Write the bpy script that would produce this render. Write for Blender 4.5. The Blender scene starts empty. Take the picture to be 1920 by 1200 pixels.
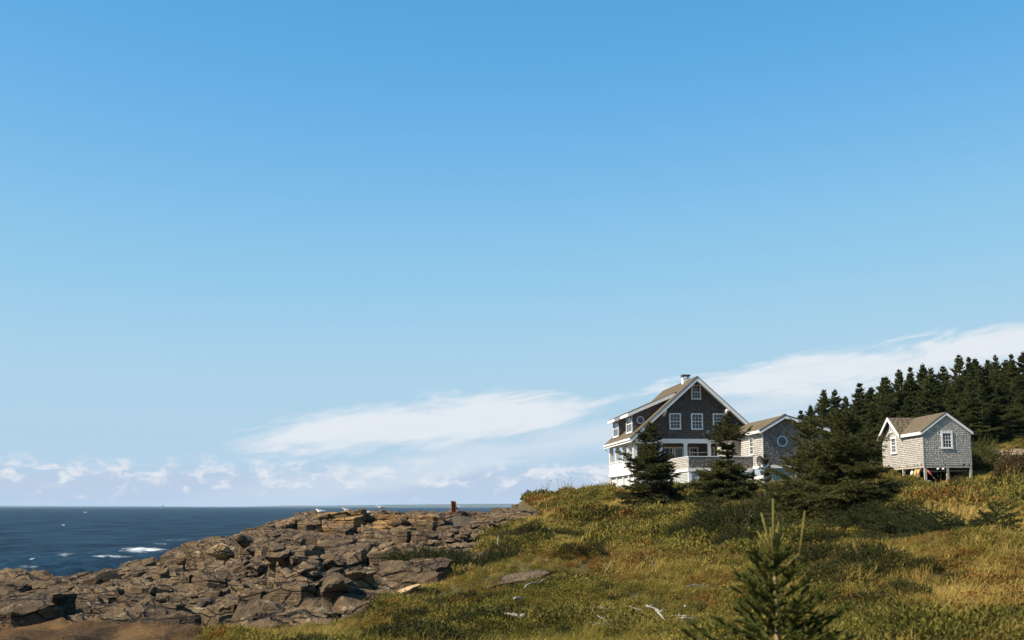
import bpy, bmesh, math, random
import numpy as np
from mathutils import Vector, Matrix

S = bpy.context.scene
C = S.collection
R = math.radians
PI = math.pi

# ------------------------------------------------------------------ camera
EYE = 6.0                                   # metres above the sea
FPX = 2350.0                                # focal length in pixels of a 1920 wide frame
PITCH = math.atan(350.0 / FPX)
cam_d = bpy.data.cameras.new('camera')
cam = bpy.data.objects.new('camera', cam_d)
C.objects.link(cam)
cam.location = (0, 0, EYE)
cam.rotation_euler = (PI / 2 + PITCH, 0, 0)
cam_d.sensor_width = 36.0
cam_d.lens = 36.0 * FPX / 1920.0
cam_d.clip_start = 0.1
cam_d.clip_end = 90000.0
cam_d.dof.use_dof = True
cam_d.dof.focus_distance = 95.0
cam_d.dof.aperture_fstop = 3.2
S.camera = cam

# ------------------------------------------------------------------ light
SUN_A = 18.4                                # the sun stands to the left, this much behind the camera's shoulder
SUN_EL = 41.0
to_sun = Vector((-math.cos(R(SUN_A)) * math.cos(R(SUN_EL)), -math.sin(R(SUN_A)) * math.cos(R(SUN_EL)), math.sin(R(SUN_EL))))
sun_d = bpy.data.lights.new('sun', 'SUN')
sun = bpy.data.objects.new('sun', sun_d)
C.objects.link(sun)
sun_d.energy = 5.0
sun_d.angle = R(0.53)
sun_d.color = (1.0, 0.90, 0.75)
sun.rotation_euler = to_sun.to_track_quat('Z', 'Y').to_euler()
sun.location = (-60, -20, 60)

S.view_settings.view_transform = 'Standard'
S.view_settings.look = 'None'
S.view_settings.gamma = 1.0
S.view_settings.use_curve_mapping = False
S.view_settings.exposure = 0.85
S.cycles.use_denoising = True
S.cycles.max_bounces = 6
S.cycles.diffuse_bounces = 2
S.cycles.glossy_bounces = 2
S.cycles.transmission_bounces = 3
S.cycles.volume_bounces = 0
S.cycles.sample_clamp_indirect = 6.0


class NT:
    """small helper that writes node trees as expressions"""
    def __init__(self, tree):
        self.t = tree
        tree.nodes.clear()

    def n(self, typ, **kw):
        nd = self.t.nodes.new(typ)
        for k, v in kw.items():
            setattr(nd, k, v)
        return nd

    def put(self, sock, val):
        if isinstance(val, bpy.types.NodeSocket):
            self.t.links.new(val, sock)
        elif val is not None:
            if sock.type == 'RGBA' and len(val) == 3:
                val = (*val, 1.0)
            sock.default_value = val

    def m(self, op, a, b=None, c=None, clamp=False):
        nd = self.n('ShaderNodeMath', operation=op, use_clamp=clamp)
        for i, v in enumerate((a, b, c)):
            if v is not None:
                self.put(nd.inputs[i], v)
        return nd.outputs[0]

    def ss(self, x, lo, hi, a=0.0, b=1.0):
        nd = self.n('ShaderNodeMapRange', interpolation_type='SMOOTHSTEP')
        for i, v in enumerate((x, lo, hi, a, b)):
            self.put(nd.inputs[i], v)
        return nd.outputs[0]

    def mix(self, fac, a, b, mode='MIX'):
        nd = self.n('ShaderNodeMix', data_type='RGBA', blend_type=mode)
        self.put(nd.inputs[0], fac)
        self.put(nd.inputs[6], a)
        self.put(nd.inputs[7], b)
        return nd.outputs[2]

    def noise(self, vec, scale, detail=4.0, rough=0.55, dist=0.0):
        nd = self.n('ShaderNodeTexNoise')
        if vec is not None:
            self.put(nd.inputs['Vector'], vec)
        nd.inputs['Scale'].default_value = scale
        nd.inputs['Detail'].default_value = detail
        nd.inputs['Roughness'].default_value = rough
        nd.inputs['Distortion'].default_value = dist
        return nd.outputs[0]

    def xyz(self, x, y, z=0.0):
        nd = self.n('ShaderNodeCombineXYZ')
        for i, v in enumerate((x, y, z)):
            self.put(nd.inputs[i], v)
        return nd.outputs[0]

    def sep(self, v):
        nd = self.n('ShaderNodeSeparateXYZ')
        self.put(nd.inputs[0], v)
        return nd.outputs

    def scale(self, v, s):
        nd = self.n('ShaderNodeVectorMath', operation='MULTIPLY')
        self.put(nd.inputs[0], v)
        nd.inputs[1].default_value = s
        return nd.outputs[0]

    def attr(self, name):
        return self.n('ShaderNodeAttribute', attribute_name=name).outputs['Fac']


# ------------------------------------------------------------------ sky
W = bpy.data.worlds.new('World')
S.world = W
W.use_nodes = True
nt = NT(W.node_tree)
SKY_STRENGTH = 0.0555                      # the exposure lifts it back
sky = nt.n('ShaderNodeTexSky', sky_type='NISHITA')
sky.sun_disc = False
sky.sun_elevation = R(SUN_EL)
sky.sun_rotation = math.atan2(to_sun.x, to_sun.y)
sky.altitude = 0.0
sky.air_density = 0.7
sky.dust_density = 0.0
sky.ozone_density = 1.0
dirv = nt.n('ShaderNodeTexCoord').outputs['Generated']
dx, dy, dz = nt.sep(dirv)
AZ = nt.m('MULTIPLY', nt.m('ARCTAN2', dx, dy), FPX / 100)       # hundreds of pixels right of the view axis
EL = nt.m('MULTIPLY', nt.m('ARCSINE', dz), FPX / 100)           # hundreds of pixels above the horizon
# the print's colour grade: deep clean blue overhead, pale blue low down
cur = nt.n('ShaderNodeRGBCurve')
nt.put(cur.inputs['Color'], nt.scale(sky.outputs[0], (0.1, 0.1, 0.1)))
for ci, pts in enumerate([
        [(0, 0.0), (0.10, 0.10), (0.137, 0.181), (0.191, 0.285), (0.302, 0.415), (0.443, 0.45), (1, 0.47)],
        [(0, 0.0), (0.06, 0.12), (0.167, 0.376), (0.226, 0.474), (0.306, 0.578), (0.453, 0.645), (0.603, 0.645), (1, 0.63)],
        [(0, 0.0), (0.12, 0.30), (0.22, 0.57), (0.304, 0.725), (0.389, 0.805), (0.488, 0.823), (0.623, 0.82), (0.695, 0.80), (1, 0.78)]]):
    cv = cur.mapping.curves[ci]
    cv.points[0].location = pts[0]; cv.points[-1].location = pts[-1]
    for q in pts[1:-1]:
        cv.points.new(*q)
cur.mapping.update()
skycol = nt.scale(cur.outputs[0], (10.0, 10.0, 10.0))
# the long cirrus bank that climbs to the right
warp = nt.noise(nt.xyz(nt.m('MULTIPLY', AZ, 0.22), nt.m('MULTIPLY', EL, 0.5), 3.1), 1.0, 3.0)
tb = nt.m('SUBTRACT', EL, nt.m('MULTIPLY_ADD', AZ, 0.124, 1.72))
tb = nt.m('ADD', tb, nt.m('MULTIPLY_ADD', warp, -0.55, 0.27))
feather = nt.noise(nt.xyz(nt.m('MULTIPLY_ADD', tb, 0.35, nt.m('MULTIPLY', AZ, 0.30)), nt.m('MULTIPLY_ADD', AZ, -0.12, nt.m('MULTIPLY', tb, 1.7)), 0.0), 1.7, 8.0, 0.60, 1.1)
wid = nt.m('ADD', nt.m('MULTIPLY', nt.ss(AZ, -5.4, -3.0), 0.36), nt.m('ADD', nt.m('MULTIPLY', nt.ss(AZ, -0.4, 2.6), -0.40), nt.m('MULTIPLY', nt.ss(AZ, 2.4, 5.5), 0.31)))
wid = nt.m('SUBTRACT', wid, nt.ss(AZ, 18.0, 40.0))
fine = nt.noise(nt.xyz(nt.m('MULTIPLY_ADD', tb, 0.5, nt.m('MULTIPLY', AZ, 0.55)), nt.m('MULTIPLY_ADD', AZ, -0.30, nt.m('MULTIPLY', tb, 2.6)), 2.0), 1.6, 6.0, 0.6, 0.8)
edge = nt.m('SUBTRACT', nt.m('ABSOLUTE', tb), wid)
edge = nt.m('ADD', edge, nt.m('MULTIPLY_ADD', feather, -0.95, 0.44))
edge = nt.m('ADD', edge, nt.m('MULTIPLY_ADD', fine, -0.45, 0.21))
m1 = nt.ss(edge, 0.16, -0.22)
m1 = nt.m('MULTIPLY', m1, nt.m('MULTIPLY_ADD', fine, 0.35, 0.70), clamp=True)
m1 = nt.m('MULTIPLY', m1, nt.m('MULTIPLY', nt.ss(AZ, -5.6, -4.2), 0.92))
# a thinner veil under it
t2 = nt.m('SUBTRACT', EL, nt.m('MULTIPLY_ADD', AZ, 0.165, 1.02))
feather2 = nt.noise(nt.xyz(nt.m('MULTIPLY', AZ, 0.25), nt.m('MULTIPLY', t2, 1.3), 7.7), 1.0, 6.0, 0.55, 0.4)
e2 = nt.m('ADD', nt.m('ABSOLUTE', t2), nt.m('MULTIPLY_ADD', feather2, -1.1, 0.5))
m2 = nt.m('MULTIPLY', nt.ss(e2, 0.42, 0.0), nt.m('MULTIPLY', nt.ss(AZ, -9.0, 0.5), 0.62))
m2 = nt.m('MULTIPLY', m2, nt.ss(AZ, 40.0, 20.0))
# far cumulus bank low over the sea, all round
puff = nt.noise(nt.xyz(nt.m('MULTIPLY', AZ, 0.9), nt.m('MULTIPLY', EL, 1.7), 1.3), 2.3, 8.0, 0.62, 0.3)
top = nt.noise(nt.xyz(nt.m('MULTIPLY', AZ, 0.55), 0.0, 5.0), 1.0, 3.0)
lim = nt.m('MULTIPLY_ADD', top, 0.5, 0.48)
bank = nt.ss(nt.m('ADD', nt.m('SUBTRACT', EL, lim), nt.m('MULTIPLY_ADD', puff, -0.9, 0.45)), 0.18, -0.22)
bank = nt.m('MULTIPLY', bank, nt.ss(EL, -0.15, 0.2))
m3 = nt.m('MULTIPLY', bank, 0.80)
k = 10.0
pufflit = nt.ss(nt.m('ADD', puff, nt.m('MULTIPLY', nt.m('SUBTRACT', EL, lim), 0.30)), 0.40, 0.58)
bankcol = nt.mix(pufflit, (0.50 * k, 0.60 * k, 0.76 * k), (0.86 * k, 0.86 * k, 0.89 * k))
col = nt.mix(m3, skycol, bankcol)
col = nt.mix(m2, col, (0.74 * k, 0.80 * k, 0.87 * k))
col = nt.mix(m1, col, (0.85 * k, 0.87 * k, 0.91 * k))
bg = nt.n('ShaderNodeBackground')
nt.put(bg.inputs[0], col)
bg.inputs[1].default_value = SKY_STRENGTH
wo = nt.n('ShaderNodeOutputWorld')
nt.put(wo.inputs[0], bg.outputs[0])

# ------------------------------------------------------------------ numbers
rng = np.random.default_rng(7)
random.seed(7)


def hash2(ix, iy, seed):
    h = (ix.astype(np.int64) * 374761393 + iy.astype(np.int64) * 668265263 + seed * 1442695041) & 0x7fffffff
    h = ((h ^ (h >> 13)) * 1274126177) & 0x7fffffff
    return ((h ^ (h >> 16)) & 0xffff) / 65535.0


def vnoise(x, y, seed=0):
    x = np.asarray(x, float); y = np.asarray(y, float)
    ix = np.floor(x); iy = np.floor(y)
    fx = x - ix; fy = y - iy
    fx = fx * fx * (3 - 2 * fx); fy = fy * fy * (3 - 2 * fy)
    a = hash2(ix, iy, seed); b = hash2(ix + 1, iy, seed); c = hash2(ix, iy + 1, seed); d = hash2(ix + 1, iy + 1, seed)
    return (a * (1 - fx) + b * fx) * (1 - fy) + (c * (1 - fx) + d * fx) * fy - 0.5


def fbm(x, y, seed=0, octs=4, gain=0.5):
    v = 0; a = 1.0
    for o in range(octs):
        v = v + a * vnoise(x * 2 ** o + 17.3 * o, y * 2 ** o - 9.1 * o, seed + o)
        a *= gain
    return v


def sstep(x, a, b):
    t = np.clip((x - a) / (b - a), 0, 1)
    return t * t * (3 - 2 * t)


def ray(px, py):
    rx = (px - 960) / FPX; ry = (600 - py) / FPX
    return np.array([rx, math.cos(PITCH) - ry * math.sin(PITCH), math.sin(PITCH) + ry * math.cos(PITCH)])


def at(px, py, Y):
    """point of the place that the photograph shows at this pixel, Y metres in front of the camera"""
    r = ray(px, py)
    return np.array([0, 0, EYE]) + r * (Y / r[1])


def to_px(X, Y, Z):
    zc = Y * math.cos(PITCH) + (Z - EYE) * math.sin(PITCH)
    yc = -Y * math.sin(PITCH) + (Z - EYE) * math.cos(PITCH)
    zc = np.where(zc < 0.1, 0.1, zc)
    return 960 + FPX * X / zc, 600 - FPX * yc / zc


def in_poly(px, py, poly):
    px = np.asarray(px); py = np.asarray(py)
    ins = np.zeros(px.shape, bool)
    n = len(poly)
    for i in range(n):
        x0, y0 = poly[i]; x1, y1 = poly[(i + 1) % n]
        if y0 == y1:
            continue
        c = ((y0 > py) != (y1 > py)) & (px < (x1 - x0) * (py - y0) / (y1 - y0) + x0)
        ins ^= c
    return ins


# ------------------------------------------------------------------ mesh helpers
def mesh_np(name, V, T=None, Q=None, smooth=False, sharp=None):
    V = np.asarray(V, np.float32).reshape(-1, 3)
    me = bpy.data.meshes.new(name)
    me.vertices.add(len(V))
    me.vertices.foreach_set('co', V.ravel())
    T = np.zeros((0, 3), np.int32) if T is None else np.asarray(T, np.int32).reshape(-1, 3)
    Q = np.zeros((0, 4), np.int32) if Q is None else np.asarray(Q, np.int32).reshape(-1, 4)
    me.loops.add(T.size + Q.size)
    me.loops.foreach_set('vertex_index', np.concatenate([T.ravel(), Q.ravel()]))
    me.polygons.add(len(T) + len(Q))
    st = np.concatenate([np.arange(len(T)) * 3, T.size + np.arange(len(Q)) * 4]).astype(np.int32)
    me.polygons.foreach_set('loop_start', st)
    if smooth:
        me.polygons.foreach_set('use_smooth', np.ones(len(T) + len(Q), bool))
    me.update(calc_edges=True)
    me.validate()
    if sharp is not None:
        me.set_sharp_from_angle(angle=R(sharp))
    return me


def fattr(me, name, vals):
    a = me.attributes.new(name, 'FLOAT', 'POINT')
    a.data.foreach_set('value', np.asarray(vals, np.float32))


def obj(name, me, m, parent=None, kind=None):
    o = bpy.data.objects.new(name, me)
    C.objects.link(o)
    if m is not None and len(me.materials) == 0:
        me.materials.append(m)
    if parent is not None:
        o.parent = parent
    if kind:
        o['kind'] = kind
    return o


def tag(o, label, cat, group=None):
    o['label'] = label
    o['category'] = cat
    if group:
        o['group'] = group
    return o


def thing(name, label, cat, loc, rz=0.0, group=None):
    o = bpy.data.objects.new(name, None)
    C.objects.link(o)
    o.location = [float(q) for q in loc]
    o.rotation_euler = (0, 0, rz)
    o.empty_display_size = 0.2
    return tag(o, label, cat, group)


def copy_tree(o, parent=None):
    c = o.copy()
    C.objects.link(c)
    c.parent = parent
    for ch in list(o.children):
        copy_tree(ch, c)
    return c


class MB:
    """collects boxes, prisms and tubes of one part"""
    def __init__(self):
        self.v = []; self.f = []

    def add(self, vs, fs):
        b = len(self.v)
        self.v += [tuple(map(float, p)) for p in vs]
        self.f += [tuple(b + i for i in f) for f in fs]
        return self

    def box(self, x0, x1, y0, y1, z0, z1):
        x0, x1 = min(x0, x1), max(x0, x1); y0, y1 = min(y0, y1), max(y0, y1); z0, z1 = min(z0, z1), max(z0, z1)
        return self.add([(x0, y0, z0), (x1, y0, z0), (x1, y1, z0), (x0, y1, z0), (x0, y0, z1), (x1, y0, z1), (x1, y1, z1), (x0, y1, z1)],
                        [(0, 3, 2, 1), (4, 5, 6, 7), (0, 1, 5, 4), (1, 2, 6, 5), (2, 3, 7, 6), (3, 0, 4, 7)])

    def prism(self, poly, axis, a0, a1):
        """extrude a polygon; axis 'y': poly is (x,z); axis 'x': poly is (y,z); axis 'z': (x,y)"""
        n = len(poly)
        def P(p, a):
            return (p[0], a, p[1]) if axis == 'y' else ((a, p[0], p[1]) if axis == 'x' else (p[0], p[1], a))
        vs = [P(p, a0) for p in poly] + [P(p, a1) for p in poly]
        fs = [tuple(range(n)), tuple(range(2 * n - 1, n - 1, -1))] + [(i, i + n, (i + 1) % n + n, (i + 1) % n) for i in range(n)]
        return self.add(vs, fs)

    def bar(self, a, b, w, h, up=(0, 0, 1)):
        a = Vector(a); b = Vector(b); d = (b - a).normalized()
        s = d.cross(Vector(up))
        s = s.normalized() if s.length > 1e-4 else Vector((1, 0, 0))
        u = s.cross(d)
        vs = [p + s * (i * w / 2) + u * (j * h / 2) for p in (a, b) for i, j in ((-1, -1), (1, -1), (1, 1), (-1, 1))]
        return self.add(vs, [(0, 1, 2, 3), (7, 6, 5, 4), (0, 4, 5, 1), (1, 5, 6, 2), (2, 6, 7, 3), (3, 7, 4, 0)])

    def tube(self, pts, rads, n=8, cap=True):
        pts = [Vector(p) for p in pts]
        vs = []
        for i, p in enumerate(pts):
            d = (pts[min(i + 1, len(pts) - 1)] - pts[max(i - 1, 0)]).normalized()
            a = d.cross(Vector((0.13, 0.31, 0.94))) if abs(d.z) < 0.8 else d.cross(Vector((0.93, 0.2, 0.1)))
            a.normalize(); b = d.cross(a)
            for j in range(n):
                t = 2 * PI * j / n
                vs.append(p + (a * math.cos(t) + b * math.sin(t)) * rads[i])
        fs = [(i * n + j, i * n + (j + 1) % n, (i + 1) * n + (j + 1) % n, (i + 1) * n + j) for i in range(len(pts) - 1) for j in range(n)]
        if cap:
            fs += [tuple(range(n - 1, -1, -1)), tuple((len(pts) - 1) * n + j for j in range(n))]
        return self.add(vs, fs)

    def mesh(self, name, smooth=False, sharp=None):
        me = bpy.data.meshes.new(name)
        me.from_pydata(self.v, [], self.f)
        bm = bmesh.new(); bm.from_mesh(me)
        bmesh.ops.recalc_face_normals(bm, faces=bm.faces)
        bm.to_mesh(me); bm.free()
        if smooth:
            me.polygons.foreach_set('use_smooth', np.ones(len(me.polygons), bool))
            if sharp:
                me.set_sharp_from_angle(angle=R(sharp))
        return me

    def build(self, name, m, parent=None, smooth=False, sharp=None):
        return obj(name, self.mesh(name, smooth, sharp), m, parent)


# ------------------------------------------------------------------ materials
def mat(name):
    m = bpy.data.materials.new(name)
    m.use_nodes = True
    t = NT(m.node_tree)
    b = t.n('ShaderNodeBsdfPrincipled')
    o = t.n('ShaderNodeOutputMaterial')
    t.put(o.inputs[0], b.outputs[0])
    t.o = o
    return m, t, b


def bump(t, b, h, strength=0.5, dist=0.02):
    n = t.n('ShaderNodeBump')
    n.inputs['Strength'].default_value = strength
    n.inputs['Distance'].default_value = dist
    t.put(n.inputs['Height'], h)
    t.put(b.inputs['Normal'], n.outputs[0])


def simple(name, c0, c1, scale=6.0, rough=0.7, bscale=None, bstr=0.3, bdist=0.01, spec=0.3, coord='Object'):
    m, t, b = mat(name)
    v = t.n('ShaderNodeTexCoord').outputs[coord]
    n = t.ss(t.noise(v, scale, 5.0, 0.6), 0.3, 0.7)
    t.put(b.inputs['Base Color'], t.mix(n, c0, c1))
    b.inputs['Roughness'].default_value = rough
    b.inputs['Specular IOR Level'].default_value = spec
    if bscale:
        bump(t, b, t.noise(v, bscale, 5.0, 0.6), bstr, bdist)
    return m


def rock_mat(name, tint=(1.58, 1.40, 1.12), ochre=0.0, lichen=0.5, dark=1.0):
    m, t, b = mat(name)
    pos = t.n('ShaderNodeNewGeometry').outputs['Position']
    x, y, z = t.sep(pos)
    strata = t.noise(t.xyz(t.m('MULTIPLY', x, 0.35), t.m('MULTIPLY', y, 0.35), t.m('MULTIPLY', z, 5.0)), 1.0, 4.0, 0.6)
    big = t.noise(pos, 0.35, 4.0, 0.55)
    fine = t.noise(pos, 5.0, 6.0, 0.65)
    grain = t.noise(pos, 26.0, 3.0, 0.6)
    c = t.mix(t.ss(big, 0.35, 0.68), (0.046, 0.033, 0.021), (0.105, 0.078, 0.050))
    c = t.mix(t.m('MULTIPLY', t.ss(strata, 0.45, 0.7), 0.55), c, (0.044, 0.034, 0.024))
    c = t.mix(t.m('MULTIPLY', t.ss(fine, 0.52, 0.75), 0.55), c, (0.150, 0.115, 0.078))
    rust = t.ss(t.noise(t.xyz(t.m('MULTIPLY', x, 0.3), t.m('MULTIPLY', y, 0.3), t.m('ADD', z, 8.0)), 0.55, 4.0, 0.6), 0.60 - 0.20 * ochre, 0.78 - 0.14 * ochre)
    c = t.mix(t.m('MULTIPLY', rust, 0.42 + 0.38 * ochre), c, (0.20, 0.125, 0.055))
    lich = t.m('MULTIPLY', t.ss(t.noise(pos, 2.4, 6.0, 0.7), 0.57, 0.66), lichen)
    c = t.mix(lich, c, (0.264, 0.240, 0.200))
    c = t.mix(1.0, c, tuple(q * dark for q in tint), 'MULTIPLY')
    wv = t.noise(pos, 1.3, 3.0, 0.6)
    vo = t.n('ShaderNodeTexVoronoi', feature='DISTANCE_TO_EDGE')          # hairline joints too thin to build
    t.put(vo.inputs['Vector'], t.xyz(t.m('MULTIPLY_ADD', wv, 0.9, t.m('MULTIPLY', x, 0.8)), t.m('MULTIPLY_ADD', wv, 0.6, t.m('MULTIPLY', y, 0.9)), t.m('MULTIPLY', z, 2.4)))
    vo.inputs['Scale'].default_value = 1.0
    crack = t.ss(vo.outputs['Distance'], 0.05, 0.008)
    c = t.mix(t.m('MULTIPLY', crack, 0.8), c, (0.016, 0.012, 0.009))
    wet = t.ss(t.m('ADD', z, t.m('MULTIPLY_ADD', big, 1.6, -0.8)), 2.7, 1.3)          # tide-dark rock near the water
    c = t.mix(t.m('MULTIPLY', wet, 0.75), c, (0.022, 0.019, 0.016))
    t.put(b.inputs['Base Color'], c)
    b.inputs['Roughness'].default_value = 0.85
    b.inputs['Specular IOR Level'].default_value = 0.25
    h = t.m('ADD', t.m('MULTIPLY_ADD', crack, -0.8, strata), t.m('ADD', t.m('MULTIPLY', fine, 0.9), t.m('MULTIPLY', grain, 0.25)))
    bump(t, b, h, 1.0, 0.16)
    return m


def foliage(name, c0, c1, c2, scale=1.2, trans=0.25, rough=0.65):
    m = bpy.data.materials.new(name)
    m.use_nodes = True
    t = NT(m.node_tree)
    pos = t.n('ShaderNodeNewGeometry').outputs['Position']
    n = t.noise(pos, scale, 3.0, 0.6)
    n2 = t.noise(pos, 14.0, 2.0, 0.6)
    c = t.mix(t.ss(n, 0.35, 0.65), c0, c1)
    c = t.mix(t.m('MULTIPLY', t.ss(n2, 0.45, 0.75), 0.7), c, c2)
    b = t.n('ShaderNodeBsdfPrincipled')
    t.put(b.inputs['Base Color'], c)
    b.inputs['Roughness'].default_value = rough
    b.inputs['Specular IOR Level'].default_value = 0.08
    tr = t.n('ShaderNodeBsdfTranslucent')
    t.put(tr.inputs[0], c)
    mx = t.n('ShaderNodeMixShader')
    mx.inputs[0].default_value = trans
    t.put(mx.inputs[1], b.outputs[0]); t.put(mx.inputs[2], tr.outputs[0])
    o = t.n('ShaderNodeOutputMaterial')
    t.put(o.inputs[0], mx.outputs[0])
    return m


def shingle_mat(name, c0, c1, c2):
    m, t, b = mat(name)
    pos = t.n('ShaderNodeTexCoord').outputs['Object']
    x, y, z = t.sep(pos)
    r = t.attr('tint')
    streak = t.noise(t.xyz(t.m('MULTIPLY', x, 9.0), t.m('MULTIPLY', y, 9.0), t.m('MULTIPLY', z, 1.2)), 1.0, 4.0, 0.6)
    big = t.noise(pos, 0.7, 4.0, 0.6)
    c = t.mix(r, c0, c1)
    c = t.mix(t.m('MULTIPLY', t.ss(big, 0.48, 0.7), 0.6), c, c2)
    c = t.mix(t.m('MULTIPLY', t.ss(streak, 0.5, 0.75), 0.35), c, tuple(q * 0.55 for q in c0))
    t.put(b.inputs['Base Color'], c)
    b.inputs['Roughness'].default_value = 0.85
    b.inputs['Specular IOR Level'].default_value = 0.2
    bump(t, b, streak, 0.4, 0.006)
    return m


M = {}
M['white'] = simple('white_paint', (0.70, 0.69, 0.66), (0.62, 0.61, 0.58), 1.5, 0.5, 30.0, 0.1, 0.004)
M['white_stone'] = simple('whitewashed_stone', (0.76, 0.75, 0.72), (0.52, 0.50, 0.47), 5.0, 0.8, 7.0, 0.8, 0.05)
M['shingle_house'] = shingle_mat('house_shingles', (0.056, 0.056, 0.060), (0.104, 0.101, 0.101), (0.082, 0.080, 0.081))
M['shingle_annex'] = shingle_mat('annex_shingles', (0.19, 0.165, 0.15), (0.33, 0.295, 0.27), (0.27, 0.235, 0.205))
M['shingle_hut'] = shingle_mat('hut_shingles', (0.44, 0.405, 0.36), (0.66, 0.62, 0.56), (0.55, 0.485, 0.40))
M['roof'] = shingle_mat('roof_shingles', (0.105, 0.080, 0.050), (0.135, 0.104, 0.068), (0.095, 0.073, 0.047))
M['roof_edge'] = simple('roof_edge', (0.05, 0.038, 0.032), (0.07, 0.05, 0.04), 3.0, 0.8)
M['inner'] = simple('inner_wall', (0.13, 0.105, 0.08), (0.17, 0.14, 0.11), 1.0, 0.9)
M['sheathing'] = simple('sheathing', (0.09, 0.075, 0.06), (0.13, 0.11, 0.09), 2.0, 0.9)
M['greywood'] = simple('weathered_wood', (0.30, 0.26, 0.21), (0.42, 0.38, 0.32), 4.0, 0.85, 20.0, 0.4, 0.01)
M['drift'] = simple('bleached_wood', (0.20, 0.18, 0.15), (0.36, 0.33, 0.28), 5.0, 0.8, 24.0, 0.5, 0.01)
M['louver'] = simple('grey_green_louver', (0.42, 0.45, 0.40), (0.50, 0.52, 0.47), 3.0, 0.7)
M['rust'] = simple('rusty_steel', (0.26, 0.085, 0.034), (0.14, 0.048, 0.024), 5.0, 0.85, 18.0, 0.6, 0.02)
M['metal'] = simple('grey_metal', (0.25, 0.25, 0.25), (0.32, 0.32, 0.31), 4.0, 0.5)
M['darkmetal'] = simple('dark_metal', (0.045, 0.045, 0.045), (0.07, 0.065, 0.06), 4.0, 0.6)
M['bark'] = simple('spruce_bark', (0.085, 0.062, 0.045), (0.15, 0.115, 0.085), 14.0, 0.9, 30.0, 0.7, 0.01)
M['young_bark'] = simple('young_bark', (0.30, 0.21, 0.10), (0.22, 0.15, 0.075), 20.0, 0.85, 60.0, 0.5, 0.003)
M['gull_white'] = simple('gull_white', (0.78, 0.78, 0.76), (0.72, 0.72, 0.70), 10.0, 0.7)
M['gull_grey'] = simple('gull_grey', (0.36, 0.38, 0.41), (0.30, 0.32, 0.35), 10.0, 0.7)
M['gull_beak'] = simple('gull_beak', (0.62, 0.38, 0.05), (0.55, 0.32, 0.05), 10.0, 0.5)
M['gull_leg'] = simple('gull_leg', (0.55, 0.33, 0.28), (0.50, 0.30, 0.25), 10.0, 0.6)
for nm, c in (('white', (0.72, 0.68, 0.66)), ('yellow', (0.52, 0.40, 0.13)), ('pink', (0.60, 0.22, 0.16)), ('red', (0.50, 0.10, 0.07))):
    M['buoy_' + nm] = simple('buoy_' + nm, c, tuple(q * 0.8 for q in c), 6.0, 0.6)

m, t, b = mat('window_glass')
b.inputs['Base Color'].default_value = (0.012, 0.014, 0.016, 1)
b.inputs['Roughness'].default_value = 0.06
b.inputs['Specular IOR Level'].default_value = 0.6
bump(t, b, t.noise(t.n('ShaderNodeTexCoord').outputs['Object'], 2.0, 2.0), 0.15, 0.01)
M['glass'] = m

M['rock'] = rock_mat('ledge_rock')
M['rock_ochre'] = rock_mat('ochre_rock', ochre=0.9, lichen=0.25)
M['rock_pale'] = rock_mat('pale_rock', tint=(3.0, 2.8, 2.5), lichen=0.8)
M['rock_cream'] = rock_mat('cream_rock', tint=(6.5, 5.9, 4.6), lichen=0.6)
M['rock_dark'] = rock_mat('dark_rock', dark=0.45, lichen=0.1)

M['needle'] = foliage('spruce_needles', (0.040, 0.045, 0.015), (0.074, 0.074, 0.022), (0.135, 0.120, 0.038), 0.9, 0.12)
M['needle_forest'] = foliage('forest_needles', (0.034, 0.044, 0.014), (0.068, 0.074, 0.021), (0.115, 0.108, 0.032), 0.35, 0.12)
M['needle_blue'] = foliage('blue_green_needles', (0.022, 0.029, 0.010), (0.038, 0.044, 0.014), (0.075, 0.078, 0.026), 1.4, 0.10)
M['needle_young'] = foliage('young_needles', (0.045, 0.055, 0.012), (0.078, 0.084, 0.018), (0.125, 0.118, 0.027), 4.0, 0.18)
M['needle_tip'] = foliage('tip_needles', (0.13, 0.13, 0.028), (0.17, 0.16, 0.036), (0.11, 0.118, 0.026), 5.0, 0.2)
M['bush'] = foliage('juniper', (0.018, 0.023, 0.007), (0.034, 0.036, 0.010), (0.072, 0.066, 0.019), 1.5, 0.10)
M['needle_shoot'] = foliage('leader_needles', (0.17, 0.145, 0.040), (0.22, 0.175, 0.050), (0.14, 0.13, 0.034), 6.0, 0.2)
M['needle_brown'] = foliage('browning_needles', (0.064, 0.047, 0.019), (0.043, 0.047, 0.017), (0.093, 0.068, 0.030), 1.6, 0.12)
M['shrub'] = foliage('yellowing_shrub', (0.111, 0.098, 0.021), (0.072, 0.081, 0.019), (0.170, 0.132, 0.030), 1.0, 0.3)
M['shrub_brown'] = foliage('brown_shrub', (0.093, 0.056, 0.022), (0.072, 0.060, 0.021), (0.128, 0.081, 0.034), 1.5, 0.25)


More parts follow.
